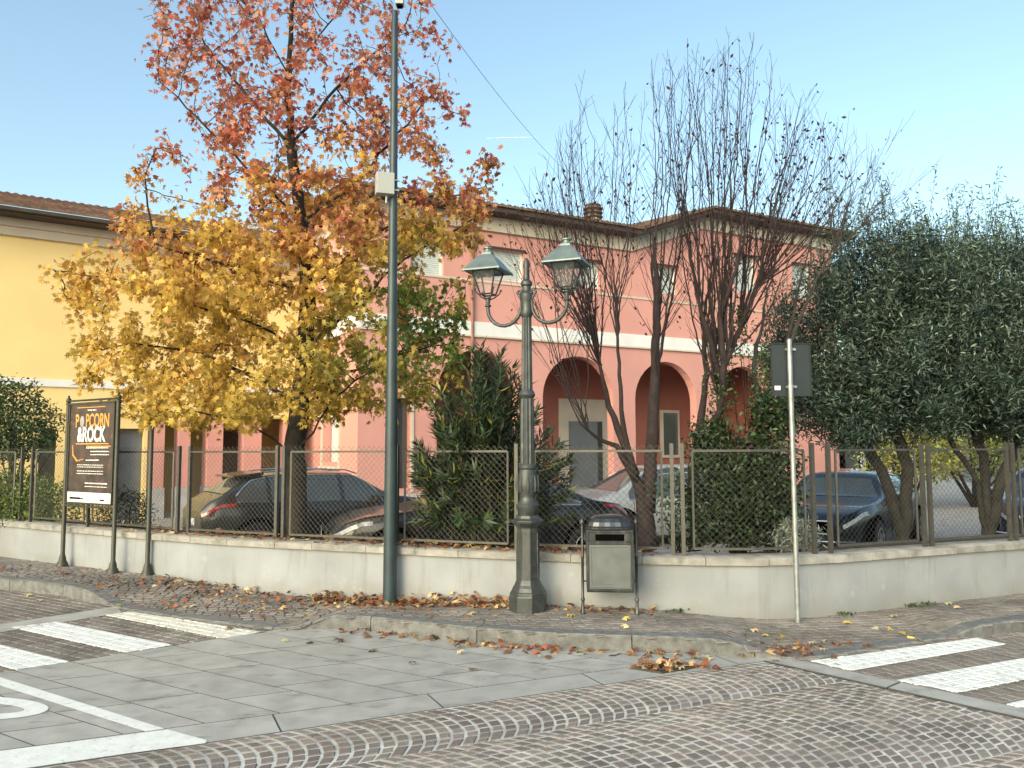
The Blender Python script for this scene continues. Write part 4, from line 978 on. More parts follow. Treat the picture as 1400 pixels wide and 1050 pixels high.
    # side windows (front, rear, quarter), windscreen and rear window
    def sidewin(a, b, name='side_window'):
        for sd_ in (1, -1):
            mb = MB(); o = 0; xs_ = gx(a, b, 8)
            def vmax(x):   # stay clear of the sloping pillars
                gh = zt(x)-belt(x); return lerp(v0, v1, min(1, max(0, (gh-.12)/.3)))
            n = 6
            for x in xs_:
                for j in range(n+1):
                    v = lerp(v0, vmax(x), j/n); y, z_ = sec(x, v); mb.v.append((x, sd_*(y+.005), z_+.001))
            for i in range(8):
                for j in range(n): mb.f.append((i*(n+1)+j, (i+1)*(n+1)+j, (i+1)*(n+1)+j+1, i*(n+1)+j+1)); mb.m.append(0)
            make(name, mb, M['glass'], t, local=True, smooth=True)
            mb = MB(); mb.tube([(x, sd_*(sec(x, vmax(x))[0]+.008), sec(x, vmax(x))[1]+.008) for x in xs_], .012, 5); mb.tube([(x, sd_*(sec(x, v0)[0]+.010), sec(x, v0)[1]) for x in xs_], .013, 5); make('window_trim', mb, M['chrome'], t, local=True)
    mid = .05; sidewin(mid+.04, g1-.22); sidewin(g0+.85 if kind != 'van' else g0+.9, mid-.04); sidewin(g0+.28, g0+.78 if kind != 'van' else g0+.82, 'quarter_window')
    def endglass(a, b, name):
        mb = MB(); xs_ = gx(a, b, 6); ys = [-1+2*j/10 for j in range(11)]
        for x in xs_:
            yr, zr = sec(x, 7.4/9); zc = zt(x)
            sl = (zt(x+.03)-zt(x-.03))/.06; k = 1/math.hypot(1, sl)
            for y in ys: mb.v.append((x-sl*k*.012, y*yr*.97, lerp(zc, zr, abs(y)**3)+k*.012))
        for i in range(6):
            for j in range(10): mb.f.append((i*11+j, (i+1)*11+j, (i+1)*11+j+1, i*11+j+1)); mb.m.append(0)
        make(name, mb, M['glass'], t, local=True, smooth=True)
    fw_ = {'suv': (.50, g1), 'van': (.72, g1), 'sedan': (.42, g1)}[kind]; rw_ = {'suv': (g0+.12, g0+.50), 'van': (g0+.04, g0+.20), 'sedan': (g0+.16, g0+.72)}[kind]
    endglass(fw_[0], fw_[1]-.03, 'windscreen'); endglass(rw_[0], rw_[1], 'rear_window')
    for sd_ in (1, -1):
        for xw in (-L/2+.82, L/2-.86):
            y = W/2*.97
            mb = MB(); n = 28
            pr_ = [(.20, -.10), (.31, -.105), (.335, -.08), (.335, .08), (.31, .10), (.20, .10)]
            for r_, w_ in pr_:
                for k in range(n): a = 2*math.pi*k/n; mb.v.append((xw+r_*math.cos(a), sd_*(y-.09+w_), .335+r_*math.sin(a)))
            for i in range(5):
                for k in range(n): mb.f.append((i*n+k, i*n+(k+1) % n, (i+1)*n+(k+1) % n, (i+1)*n+k)); mb.m.append(0)
            wl = MB(); wl.v, wl.f, wl.m = mb.v, mb.f, mb.m; wo_ = make('wheel', wl, M['tyre'], t, local=True, smooth=True)
            mb = MB(); yf = sd_*(y-.0); 
            for k in range(5):
                a = 2*math.pi*k/5; mb.obox((xw+.11*math.cos(a), yf, .335+.11*math.sin(a)), (.1*math.cos(a), 0, .1*math.sin(a)), (0, .012, 0), (-.028*math.sin(a), 0, .028*math.cos(a)))
            mb.tube([(xw, yf-.015, .335), (xw, yf+.015, .335)], .05, 12)
            n = 24; mb.tube([(xw+.205*math.cos(2*math.pi*k/n), yf, .335+.205*math.sin(2*math.pi*k/n)) for k in range(n+1)], .014, 5, cap=False); make('rim', mb, M['alloy'], wo_, local=True)
            mb = MB(); mb.tube([(xw, sd_*(y-.3), .36), (xw, sd_*(y+.018), .36)], .385, 28); make('wheel_arch', mb, M['dark'], t, local=True)
            wo_.location.y = sd_*.03
        for xd in (mid, g1-.30, g0+.82):
            mb = MB(); mb.tube([(xd, sd_*(sec(xd, v)[0]+.001), sec(xd, v)[1]) for v in [.06+.40*k/10 for k in range(11)]], .005, 4); make('door_seam', mb, M['dark'], t, local=True)
        for xd in (mid+.12, g0+.95):
            y, z_ = sec(xd, 3.2/9); mb = MB(); mb.obox((xd+.08, sd_*(y+.014), z_), (.09, 0, 0), (0, .012, 0), (0, 0, .014)); make('door_handle', mb, paint('handle paint', tuple(min(1, c*1.5+.01) for c in col)), t, local=True, bevel=.006)
        xm = g1-.42; y, z_ = sec(xm, v0); mb = MB(); mb.obox((xm, sd_*(y+.12), z_+.06), (.05, .02*sd_, 0), (0, .095, 0), (0, 0, .06)); mb.obox((xm+.02, sd_*(y+.02), z_+.0), (.03, 0, 0), (0, .04, 0), (0, 0, .018)); make('wing_mirror', mb, paint('mirror paint', col), t, local=True, bevel=.025)
        xh = [L/2-.60, L/2-.45, L/2-.3, L/2-.17, L/2-.07]; mb = MB()
        for x in xh:
            for v in (3.05/9, 3.5/9, 4.1/9): y, z_ = sec(x, v); mb.v.append((x+.010, sd_*(y+.012), z_))
        for i in range(4):
            for j in range(2): mb.f.append((i*3+j, (i+1)*3+j, (i+1)*3+j+1, i*3+j+1)); mb.m.append(0)
        make('headlight', mb, M['headl'], t, local=True, smooth=True)
        xh = [-L/2+.50, -L/2+.3, -L/2+.16, -L/2+.06, -L/2+.012]; mb = MB()
        for x in xh:
            for v in (3.3/9, 3.7/9, 4.15/9): y, z_ = sec(x, v); mb.v.append((x-.012, sd_*(y+.012), z_))
        for i in range(4):
            for j in range(2): mb.f.append((i*3+j, (i+1)*3+j, (i+1)*3+j+1, i*3+j+1)); mb.m.append(0)
        make('taillight', mb, M['taill'], t, local=True, smooth=True)
        if rails:
            mb = MB(); xr = gx(-L/2+1.0, .45, 8); mb.tube([(x, sd_*(sec(x, 7.5/9)[0]), zt(x)+.035) for x in xr], .013, 6); make('roof_rail', mb, M['chrome'], t, local=True)
    mb = MB()      # grille with bars
    for k in range(5): mb.box(L/2-.005, L/2+.02, -.36, .36, .50+k*.035, .515+k*.035)
    mb.box(L/2-.02, L/2+.008, -.36, .36, .49, .67); make('grille', mb, M['dark'], t, local=True)
    mb = MB(); mb.tube([(L/2+.02, -.38, .68), (L/2+.02, .38, .68), (L/2+.02, .33, .48), (L/2+.02, -.33, .48), (L/2+.02, -.38, .68)], .014, 6); mb.tube([(L/2-.08, -.75, .38), (L/2-.0, -.45, .36), (L/2+.015, 0, .355), (L/2, .45, .36), (L/2-.08, .75, .38)], .014, 6); make('front_trim', mb, M['chrome'], t, local=True)
    mb = MB(); mb.box(-L/2-.02, -L/2-.003, -.26, .26, .62, .73); make('number_plate', mb, M['plate'], t, local=True, bevel=.002)
    mb = MB(); mb.box(-L/2-.015, -L/2+.05, -.6, .6, .36, .42); make('rear_bumper_trim', mb, M['boxgrey'], t, local=True)
    if kind == 'suv':
        mb = MB(); zz = zt(-L/2+.78); mb.add([(-L/2+.50, -.56, zz+.03), (-L/2+.50, .56, zz+.03), (-L/2+1.0, .58, zz+.09), (-L/2+1.0, -.58, zz+.09), (-L/2+.50, -.56, zz+.0), (-L/2+.50, .56, zz+.0), (-L/2+1.0, .58, zz+.03), (-L/2+1.0, -.58, zz+.03)], [(0, 1, 2, 3), (4, 7, 6, 5), (0, 4, 5, 1), (1, 5, 6, 2), (3, 2, 6, 7), (0, 3, 7, 4)]); make('spoiler', mb, paint('spoiler paint', tuple(c*.6 for c in col)), t, local=True, bevel=.008)
    return t
NR = .503   # facade direction angle
car('dark grey hatchback turned tail first behind the autumn tree', (-3.45, 14.7), .60, (.018, .02, .024), 4.5, 1.85, 1.47, 'suv', True)
car('black saloon with chrome grille parked nose left behind the oleander', (-.58, 12.95), math.pi+.32, (.010, .010, .012), 4.7, 1.85, 1.42, 'sedan')
car('pale silver people carrier parked behind the bare trees', (3.15, 16.4), math.pi+.30, (.55, .57, .57), 4.6, 1.85, 1.52, 'van')
car('dark blue saloon behind the fence under the olive tree', (6.15, 14.9), math.pi+.90, (.006, .009, .018), 4.6, 1.82, 1.42, 'sedan')
car('small dark blue car half hidden behind the rightmost fence panels', (10.2, 15.2), math.pi+.9, (.012, .026, .05), 4.1, 1.76, 1.47, 'suv')
#PART3
# ------------------------------------------------------------------ trees
def spacecol(nodes, parents, attr, step, infl, kill, iters, drift=(0, 0, 0), jitter=.15):
    nodes = [np.array(n, float) for n in nodes]; parents = list(parents); A = np.array(attr, float)
    N = np.array(nodes); d = ((A[:, None, :]-N[None])**2).sum(2); ni = d.argmin(1); nd = np.sqrt(d.min(1)); alive = np.ones(len(A), bool); drift = np.array(drift)
    nch = {}
    for _ in range(iters):
        act = alive & (nd < infl)
        if not act.any(): break
        new = []; 
        for i in np.unique(ni[act]):
            if nch.get(i, 0) > 3: continue
            m = act & (ni == i); v = A[m]-nodes[i]; v = (v/np.linalg.norm(v, axis=1)[:, None]).sum(0)
            v = v/(np.linalg.norm(v)+1e-9)+drift+rng.normal(0, jitter, 3); v /= np.linalg.norm(v)+1e-9
            new.append(nodes[i]+v*step); parents.append(i); nch[i] = nch.get(i, 0)+1
        if not new: break
        base = len(nodes); nodes += new; Nn = np.array(new); d = np.sqrt(((A[:, None, :]-Nn[None])**2).sum(2)); k = d.argmin(1); dm = d[np.arange(len(A)), k]
        b = dm < nd; nd[b] = dm[b]; ni[b] = base+k[b]; alive &= nd > kill
    return np.array(nodes), parents
def radii(nodes, parents, r0, p=2.3, rmax=None):
    n = len(parents); acc = np.zeros(n); ch = [[] for _ in range(n)]
    for i, q in enumerate(parents):
        if q >= 0: ch[q].append(i)
    r = np.zeros(n)
    for i in range(n-1, -1, -1):
        if not ch[i]: r[i] = r0
        else: r[i] = sum(r[c]**p for c in ch[i])**(1/p)
    return r, ch
def branch_mesh(mb, nodes, ch, r, root=0, start=None):
    stack = [(root, None)]
    while stack:
        s, par = stack.pop(); pts = []; rr = []
        if par is not None: pts.append(nodes[par]); rr.append(min(r[par], r[s]*1.15))
        i = s
        while True:
            pts.append(nodes[i]); rr.append(r[i])
            if not ch[i]: break
            c = max(ch[i], key=lambda c: r[c])
            for o in ch[i]:
                if o != c: stack.append((o, i))
            i = c
        if len(pts) > 1: mb.tube(pts, rr, 9 if rr[0] > .06 else 6 if rr[0] > .02 else 3, cap=rr[0] > .02)
def limb(nodes, parents, start, pts, step=.18):
    """append a hand laid limb, following pts, to node index start; returns last index"""
    cur = start; prev = Vector(nodes[start])
    for p in pts:
        p = Vector(p); n = max(1, int((p-prev).length/step))
        for k in range(1, n+1):
            q = prev.lerp(p, k/n)+Vector(rng.normal(0, .012, 3)); nodes.append(tuple(q)); parents.append(cur); cur = len(nodes)-1
        prev = p
    return cur
def rotmats(n, up=.0, droop=None):
    """random orientation: columns x (leaf length), y, z"""
    a = rng.normal(size=(n, 3)); 
    if droop is not None: a = a*np.array([1, 1, .6])+np.array(droop)
    a /= np.linalg.norm(a, axis=1)[:, None]; b = rng.normal(size=(n, 3)); b -= (b*a).sum(1)[:, None]*a; b /= np.linalg.norm(b, axis=1)[:, None]; c = np.cross(a, b)
    return np.stack([a, b, c], 2)
def leaves(name, pos, size, tmplV, tmplF, col, mat_, parent=None, droop=None, R=None):
    n = len(pos); V = np.array(tmplV, float); Fc = np.array(tmplF, int)
    if R is None: R = rotmats(n, droop=droop)
    s = np.asarray(size).reshape(-1, 1, 1)*np.ones((n, 1, 1)); P = np.einsum('nij,kj->nki', R, V)*s+pos[:, None, :]
    FF = Fc[None]+(np.arange(n)*len(V))[:, None, None]
    cols = np.repeat(col, len(Fc), axis=0)
    return np_mesh(name, P.reshape(-1, 3), FF.reshape(-1, Fc.shape[1]), mat_, parent, np.clip(cols, 0, 1))
# templates (x = length)
def star():
    V = [(.42, 0, 0)]; tips = [(-1.9, .62), (-.95, .86), (0, 1.0), (.95, .86), (1.9, .62)]; per = []
    per.append((0, 0, .0))
    for k, (a, r) in enumerate(tips):
        if k: am = (tips[k-1][0]+a)/2; per.append((.40+.19*math.cos(am), .19*math.sin(am), 0))
        per.append((.40+.60*r*math.cos(a), .60*r*math.sin(a), -.16))
    V += per; F_ = [(0, i, i+1) for i in range(1, len(per))]+[(0, len(per), 1)]
    return V, F_
STAR = star()
OVAL = ([(0, 0, 0), (.5, .26, .07), (1, 0, -.05), (.5, -.26, .07), (.5, 0, 0)], [(0, 4, 1), (4, 2, 1), (0, 3, 4), (4, 3, 2)])
LANCE = ([(0, 0, 0), (.45, .085, .02), (1, 0, -.06), (.45, -.085, .02)], [(0, 3, 2, 1)])
def mix(c, n, var=.25): c = np.array(c)[None]*(1+rng.normal(0, var, (n, 1))); return c*(1+rng.normal(0, .08, (n, 3)))
# ---- sweetgum
ty = 10.3; B = D(407, 745, ty); B = Vector((B.x, ty, .45))
def dp_(px, py, y): p = D(px, py, y); return (p.x, p.y, p.z)
nodes = [tuple(B)]; par = [-1]
tr = [dp_(405, 690, ty), dp_(404, 620, ty), dp_(410, 560, ty+.05), dp_(418, 480, ty+.1), dp_(422, 400, ty), dp_(412, 300, ty), dp_(398, 200, ty+.1), dp_(394, 100, ty), dp_(400, 0, ty), dp_(402, -90, ty)]
idxs = []; cur = 0
for p in tr: cur = limb(nodes, par, cur, [p], .16); idxs.append(cur)
lim = [(1, [dp_(430, 590, ty-.2), dp_(455, 545, ty-.5), dp_(520, 500, ty-.7)]), (1, [dp_(375, 600, ty-.2), dp_(330, 575, ty-.5), dp_(250, 560, ty-.8)]), (2, [dp_(360, 520, ty+.4), dp_(270, 480, ty+.6), dp_(180, 470, ty+.3)]),
       (2, [dp_(470, 510, ty+.5), dp_(560, 480, ty+.7), dp_(620, 470, ty+.4)]), (3, [dp_(470, 430, ty-.3), dp_(540, 365, ty-.6), dp_(600, 325, ty-.5), dp_(650, 300, ty-.4)]), (3, [dp_(340, 440, ty-.4), dp_(240, 410, ty-.7), dp_(150, 380, ty-.5), dp_(75, 370, ty-.4)]),
       (4, [dp_(330, 370, ty+.2), dp_(250, 345, ty), dp_(212, 335, ty-.1), dp_(203, 280, ty-.1), dp_(200, 240, ty-.1), dp_(212, 203, ty-.1)]), (5, [dp_(340, 230, ty-.3), dp_(280, 170, ty-.4), dp_(220, 110, ty-.3)]), (5, [dp_(490, 250, ty-.3), dp_(520, 210, ty-.4), dp_(590, 130, ty-.3)]),
       (6, [dp_(330, 120, ty+.4), dp_(280, 60, ty+.5)]), (6, [dp_(470, 110, ty+.3), dp_(540, 50, ty+.4)]), (4, [dp_(500, 330, ty+.6), dp_(580, 280, ty+.7), dp_(650, 260, ty+.5)]), (7, [dp_(350, 20, ty-.3)]), (7, [dp_(460, 20, ty-.3)])]
dead = None
for a, pts in lim:
    e = limb(nodes, par, idxs[a], pts, .16)
    if a == 4 and dead is None: dead = e
rows_z = [(-170, 355, 450), (-60, 270, 540), (0, 195, 605), (60, 168, 625), (120, 190, 640), (180, 205, 655), (225, 150, 690), (270, 140, 690), (320, 110, 680), (370, 70, 665), (420, 75, 650), (480, 75, 640), (530, 110, 640), (570, 150, 600), (597, 200, 480)]
ry = [r[0] for r in rows_z]; rl = [r[1] for r in rows_z]; rr_ = [r[2] for r in rows_z]
att = []
while len(att) < 1900:
    py = rng.uniform(-170, 600); l, r = np.interp(py, ry, rl), np.interp(py, ry, rr_); c, h = (l+r)/2, (r-l)/2
    px = c+h*rng.uniform(-1, 1); dyy = rng.uniform(-1, 1)
    e = abs((px-c)/h); 
    if e*e+dyy*dyy > 1: continue
    if 150 < py < 320 and px < 260 and rng.random() < .6: continue
    if py > 555 and 360 < px < 520 and rng.random() < .7: continue
    depth = 1.75*h/270; att.append(dp_(px, py, ty+.1+dyy*depth*(1.0 if dyy < 0 else 1.25)))
nodes, par = spacecol(nodes, par, att, .13, 1.3, .22, 70, (0, 0, .12))
r, ch = radii(nodes, par, .0042, 2.35)
kk = .165/r[0]; r = np.where(r > .02, .02+(r-.02)*((.135-.02)/(r[0]-.02)), r)
mbt = MB(); branch_mesh(mbt, nodes, ch, r)
t = thing('autumn_tree', 'tall sweetgum tree in red and golden autumn leaf behind the fence', 'tree', tuple(B))
make('trunk', mbt, M['bark'], t, smooth=True)
thin = np.where(r < .011)[0]; thin = thin[nodes[thin][:, 2] > 2.0]
def pick(n, sp=.09):
    w = np.exp(2.0*np.array([mnoise.noise(Vector(p)*2.4) for p in nodes[thin]])); i = rng.choice(thin, n, p=w/w.sum()); return nodes[i]+rng.normal(0, sp, (n, 3))
pos = pick(46000, .075)
def topx(p): return CX+F*p[:, 0]/p[:, 1]
px = topx(pos); zz = pos[:, 2]
# thinner near the top and at the broken limb
zt_ = np.interp(zz, [2, 4.5, 5.2, 6.5, 8], [1, .95, .50, .30, .27]); keep = rng.random(len(pos)) < zt_
bx = (px < 290) & (zz > 4.4) & (zz < 6.0); keep &= ~(bx & (rng.random(len(pos)) < .5))
pos = pos[keep]; px = px[keep]; zz = zz[keep]; n = len(pos)
ns = np.array([mnoise.noise(Vector(p)*1.1) for p in pos]); ns2 = np.array([mnoise.noise(Vector(p)*2.6+Vector((9, 3, 1))) for p in pos])
gold = np.array((.70, .47, .11)); orange = np.array((.52, .25, .075)); redc = np.array((.40, .10, .07)); pinkc = np.array((.54, .26, .17)); green = np.array((.12, .20, .045)); olivec = np.array((.36, .31, .05))
h = zz+ns*1.7+rng.normal(0, .55, n)
w_red = np.clip((h-4.4)/1.5, 0, .95)[:, None]; w_or = np.clip((h-3.7)/1.2, 0, 1)[:, None]*.75+np.clip(ns2-.02, 0, 1)[:, None]*1.2
w_gr = np.clip(1.35-np.hypot((px-585)/95, (zz-3.2)/1.05)+ns2*.7, 0, 1)[:, None]; w_gr2 = np.clip(1.1-np.hypot((px-500)/110, (zz-2.9)/.6)+ns2*.9, 0, 1)[:, None]; w_ol = np.clip((3.3-h)/1.0, 0, 1)[:, None]
rmix = (rng.random((n, 1)) < .45)
col = gold*(1-w_or.clip(0, 1))+orange*w_or.clip(0, 1); col = col*(1-w_ol*.4)+olivec*w_ol*.4
col = col*(1-w_red)+np.where(rmix, pinkc, redc)*w_red; g_ = np.maximum(w_gr, w_gr2*.8)*(rng.random((n, 1)) < .85); col = col*(1-g_)+green*g_
col *= (1+rng.normal(0, .22, (n, 1))).clip(.4, 1.6)
leaves('crown', pos, rng.uniform(.07, .125, n), *STAR, col, M['leaf'], t, droop=(0, 0, -.9))
# hanging seed balls
sb_ = nodes[rng.choice(thin, 60)]; ok = [p for p in sb_ if p[2] < 6]
mb = MB()
for p in ok[:45]: mb.tube([tuple(p), (p[0], p[1], p[2]-.07)], .0015, 3); mb.ball((p[0], p[1], p[2]-.08), .016, n=6)
make('seed_balls', mb, M['bark'], t)['kind'] = 'stuff'
# ---- bare trees: upright twigs from hand laid limbs
def grow(mb, tips, p0, d0, L, r0, lvl, up=.12, spread=.45, tw=(3, 5)):
    p = Vector(p0); d = Vector(d0).normalized(); pts = [p.copy()]; n = max(4, int(L/.13)); dirs = [d]
    for i in range(n):
        d = (d+Vector((random.gauss(0, .07), random.gauss(0, .07), random.gauss(0, .04)+up*.35))).normalized(); p = p+d*(L/n); pts.append(p.copy()); dirs.append(d)
    rad = [lerp(r0, max(.0016, r0*.22), i/n) for i in range(n+1)]
    mb.tube(pts, rad, 5 if r0 > .012 else 3, cap=False)
    tips.append((pts[-1], lvl))
    if lvl > 0:
        k = max(1, int(random.uniform(*tw)*L/.9))
        for _ in range(k):
            i = random.randint(max(1, int(n*.2)), n); a = random.uniform(0, 2*math.pi); s = Vector((math.cos(a), math.sin(a), random.uniform(-.1, .6)))
            nd_ = (dirs[i]+s*spread*random.uniform(.5, 1.2)).normalized(); grow(mb, tips, pts[i], nd_, L*random.uniform(.25, .52), max(.0022, rad[i]*.6), lvl-1, up, spread, tw)
def baretree(name_l, label, base, trunkpts, stems, barkm, leafn, leafcol, lsize=.055, tw=(2, 4)):
    t = thing('bare_tree', label, 'tree', tuple(base)); mb = MB(); tips = []; P = []
    for pts, rads in trunkpts:
        # refine and roughen the limb
        q = [Vector(pts[0])]; rr = [rads[0]]
        for i in range(len(pts)-1):
            a, b = Vector(pts[i]), Vector(pts[i+1]); n = max(2, int((b-a).length/.12))
            for k in range(1, n+1): q.append(a.lerp(b, k/n)+Vector((random.gauss(0, .008), random.gauss(0, .008), 0))); rr.append(lerp(rads[i], rads[i+1], k/n)*random.uniform(.94, 1.06))
        rr = [x*lerp(.9, .42, k/len(rr)) for k, x in enumerate(rr)]; mb.tube(q, rr, 9); P += list(zip(q, rr))
    for (x, y, d_), (tx, tyy) in stems:
        # stem from the nearest limb point towards the tip
        tip = Vector(dp_(tx, tyy, d_+random.uniform(-.6, .9))); src = Vector(dp_(x, y, d_)); p, r0 = min(P, key=lambda q: (q[0]-src).length)
        L = (tip-p).length; n = max(6, int(L/.14)); up = Vector((0, 0, L*.45)); side = (tip-p); side.z = 0
        c1 = p+side*random.uniform(.28, .5)+Vector((0, 0, (tip.z-p.z)*.28)); c2 = tip-Vector((side.x*random.uniform(.1, .4), side.y*.3, (tip.z-p.z)*.35)); pts = []; rs = []
        r1 = min(r0*.6, .004+.0032*L); w0 = Vector((random.gauss(0, .05), random.gauss(0, .05), 0)); ph = random.uniform(0, 6)
        for k in range(n+1):
            s = k/n; q = p*(1-s)**3+c1*3*s*(1-s)**2+c2*3*s*s*(1-s)+tip*s**3; q += w0*math.sin(s*7+ph)*min(1, s*4)+Vector((random.gauss(0, .008), random.gauss(0, .008), 0)); pts.append(q); rs.append(lerp(r1, .0022, s**.8))
        mb.tube(pts, rs, 5, cap=False); tips.append((pts[-1], 2))
        for _ in range(int(L*random.uniform(*tw))):
            k = random.randint(int(n*.15), n-1); d_0 = (pts[k+1]-pts[k]).normalized(); a = random.uniform(0, 6.28); s = Vector((math.cos(a), math.sin(a), .25))
            grow(mb, tips, pts[k], d_0+s*random.uniform(.45, 1.1), random.uniform(.25, 1.15)*(.4+.6*(1-k/n)), max(.0024, rs[k]*.5), 1, .10, .6)
    make('trunk', mb, barkm, t, smooth=True)
    pos = np.array([tuple(p) for p, l in tips]); 
    return t, pos
def ytop(x): return float(np.interp(x, [690, 720, 760, 790, 830, 870, 930, 980, 1040, 1080, 1130, 1165, 1200, 1235], [300, 235, 200, 110, 125, 105, 45, 65, 40, 120, 150, 190, 200, 265]))
yb_ = 9.1
bA_ = dp_(888, 752, yb_)
limbsA = [([bA_, dp_(880, 690, yb_), dp_(868, 650, yb_), dp_(842, 610, yb_-.1), dp_(815, 598, yb_-.2), dp_(795, 580, yb_-.3), dp_(770, 530, yb_-.3)], [.14, .11, .075, .05, .03, .022, .012]),
          ([dp_(868, 650, yb_), dp_(850, 600, yb_+.1), dp_(832, 555, yb_+.2), dp_(822, 500, yb_+.2), dp_(800, 430, yb_+.3)], [.07, .055, .045, .035, .02]),
          ([dp_(884, 700, yb_+.02), dp_(890, 640, yb_), dp_(893, 570, yb_-.05), dp_(897, 480, yb_), dp_(899, 390, yb_), dp_(893, 320, yb_)], [.12, .095, .085, .08, .065, .03]),
          ([dp_(870, 660, yb_), dp_(858, 610, yb_-.2), dp_(850, 560, yb_-.3), dp_(845, 480, yb_-.3), dp_(842, 400, yb_-.2)], [.05, .04, .035, .03, .02])]
stems = []
for i in range(56):
    tx = random.choice([random.uniform(690, 800), random.uniform(720, 960)]); ytip = ytop(tx)+abs(random.gauss(0, 70)); src = min(((770, 530), (795, 580), (822, 500), (805, 450), (845, 480), (842, 430), (897, 470), (897, 530), (899, 420), (925, 490), (915, 540)), key=lambda s: abs(s[0]-(tx*.4+870*.6))+random.uniform(0, 80)-(500-s[1])*-.1)
    stems.append(((src[0], src[1], yb_), (tx, ytip)))
tA, posA = baretree('a', 'bare many stemmed plum tree with few dark leaves behind the litter bin', bA_, limbsA, stems, M['barkred'], 0, 0)
bB_ = dp_(952, 752, 9.4)
limbsB = [([bB_, dp_(947, 690, 9.4), dp_(947, 640, 9.4), dp_(958, 580, 9.4), dp_(966, 510, 9.4), dp_(962, 440, 9.4), dp_(972, 370, 9.5)], [.10, .085, .075, .065, .055, .045, .025]),
          ([dp_(950, 640, 9.4), dp_(985, 560, 9.2), dp_(990, 490, 9.1), dp_(984, 430, 9.1), dp_(1005, 370, 9.0), dp_(1015, 310, 9.0)], [.06, .055, .055, .05, .04, .03]),
          ([dp_(985, 520, 9.2), dp_(965, 440, 9.0), dp_(950, 400, 8.9)], [.05, .04, .02]), ([dp_(990, 500, 9.1), dp_(1015, 440, 9.3), dp_(1040, 380, 9.3), dp_(1045, 300, 9.3)], [.045, .04, .03, .02])]
stems = []
for i in range(58):
    tx = random.uniform(890, 1190); ytip = ytop(tx)+abs(random.gauss(0, 65)); src = min(((966, 510), (962, 440), (984, 440), (990, 490), (955, 420), (1015, 440), (1035, 395), (975, 560), (1000, 385)), key=lambda s: abs(s[0]-(tx*.5+985*.5))+random.uniform(0, 60)-(500-s[1])*-.1)
    stems.append(((src[0], src[1], 9.2), (tx, ytip)))
tB, posB = baretree('b', 'bare upright plum tree with dark leaf clusters left of the road sign', bB_, limbsB, stems, M['barkred'], 0, 0)
bC_ = dp_(1035, 745, 10.2)
limbsC = [([bC_, dp_(1030, 640, 10.2), dp_(1045, 550, 10.2), dp_(1075, 480, 10.2), dp_(1100, 420, 10.1), dp_(1130, 355, 10), dp_(1168, 320, 10), dp_(1200, 285, 10)], [.09, .075, .06, .045, .035, .026, .018, .010]),
          ([dp_(1040, 580, 10.2), dp_(1030, 500, 10.3), dp_(1045, 420, 10.4), dp_(1060, 360, 10.4)], [.05, .04, .03, .02]), ([dp_(1075, 480, 10.2), dp_(1090, 400, 10.5), dp_(1110, 330, 10.6)], [.03, .025, .015])]
stems = []
for i in range(40):
    tx = random.choice([random.uniform(1050, 1240), random.uniform(1120, 1240)]); ytip = ytop(tx)+abs(random.gauss(10, 60)); src = min(((1100, 420), (1130, 355), (1168, 320), (1200, 290), (1045, 420), (1060, 360), (1110, 330)), key=lambda s: abs(s[0]-(tx*.7+1050*.3))+random.uniform(0, 40))
    stems.append(((src[0], src[1], 10.2), (tx, ytip)))
tC, posC = baretree('c', 'bare grey barked tree leaning right towards the olive trees', bC_, limbsC, stems, M['barkgrey'], 0, 0)
def fewleaves(t, pos, n, colr, wfun):
    w = np.array([wfun(p) for p in pos], float); w /= w.sum(); q = pos[rng.choice(len(pos), n, p=w)]+rng.normal(0, .035, (n, 3))
    leaves('leaves', q, rng.uniform(.04, .075, n), *OVAL, mix(colr, n, .3), M['leaf'], t, droop=(0, 0, -1))
pxf = lambda p: CX+F*p[0]/p[1]
pyf = lambda p: 614-F*(p[2]-EYE)/p[1]
fewleaves(tA, posA, 420, (.07, .022, .022), lambda p: 1.0 if pyf(p) > 250 else .25)
fewleaves(tB, posB, 520, (.06, .02, .022), lambda p: 3.0 if pxf(p) > 1010 and pyf(p) > 150 else .7)
fewleaves(tC, posC, 40, (.12, .09, .04), lambda p: 1)
# ---- generic leafy plants
def blob_points(c, rad, n, shell=.55, noise_s=1.5, amp=.35):
    out = []; c = np.array(c); rad = np.array(rad)
    while len(out) < n:
        v = rng.normal(size=3); v /= np.linalg.norm(v); rr = shell+(1-shell)*rng.random()**.5
        k = 1+amp*mnoise.noise(Vector(v)*noise_s*1.6+Vector(c)); out.append(c+v*rad*rr*k)
    return np.array(out)
def bush(kind, label, cat, base, blobs, nleaf, lsize, tmpl, col, var=.3, stems_=6, barkm='bark', droop=None, r0=.02, group=None, parts=('crown', 'stem'), shell=.45):
    t = thing(kind, label, cat, tuple(base), 0, group); mb = MB(); P = []
    tot = sum(b[1][0]*b[1][2] for b in blobs)
    for c, rad in blobs:
        n = int(nleaf*rad[0]*rad[2]/tot); pts = blob_points(c, rad, n, shell); pts = pts+rng.normal(0, .05, pts.shape); P.append(pts)
        for k in range(stems_):
            q = Vector(pts[random.randrange(n)]); b = Vector(base)+Vector((random.uniform(-.08, .08), random.uniform(-.08, .08), 0)); mid = b.lerp(q, .5)+Vector((random.gauss(0, .05), random.gauss(0, .05), .12)); mb.tube([b, mid, q], [r0, r0*.6, r0*.2], 5)
    P = np.concatenate(P); P = P[P[:, 2] > base[2]-.02]; n = len(P); leaves(parts[0], P, rng.uniform(lsize*.7, lsize*1.25, n), *tmpl, mix(col, n, var), M['leafg'], t, droop)
    make(parts[1], mb, M[barkm], t, smooth=True); return t
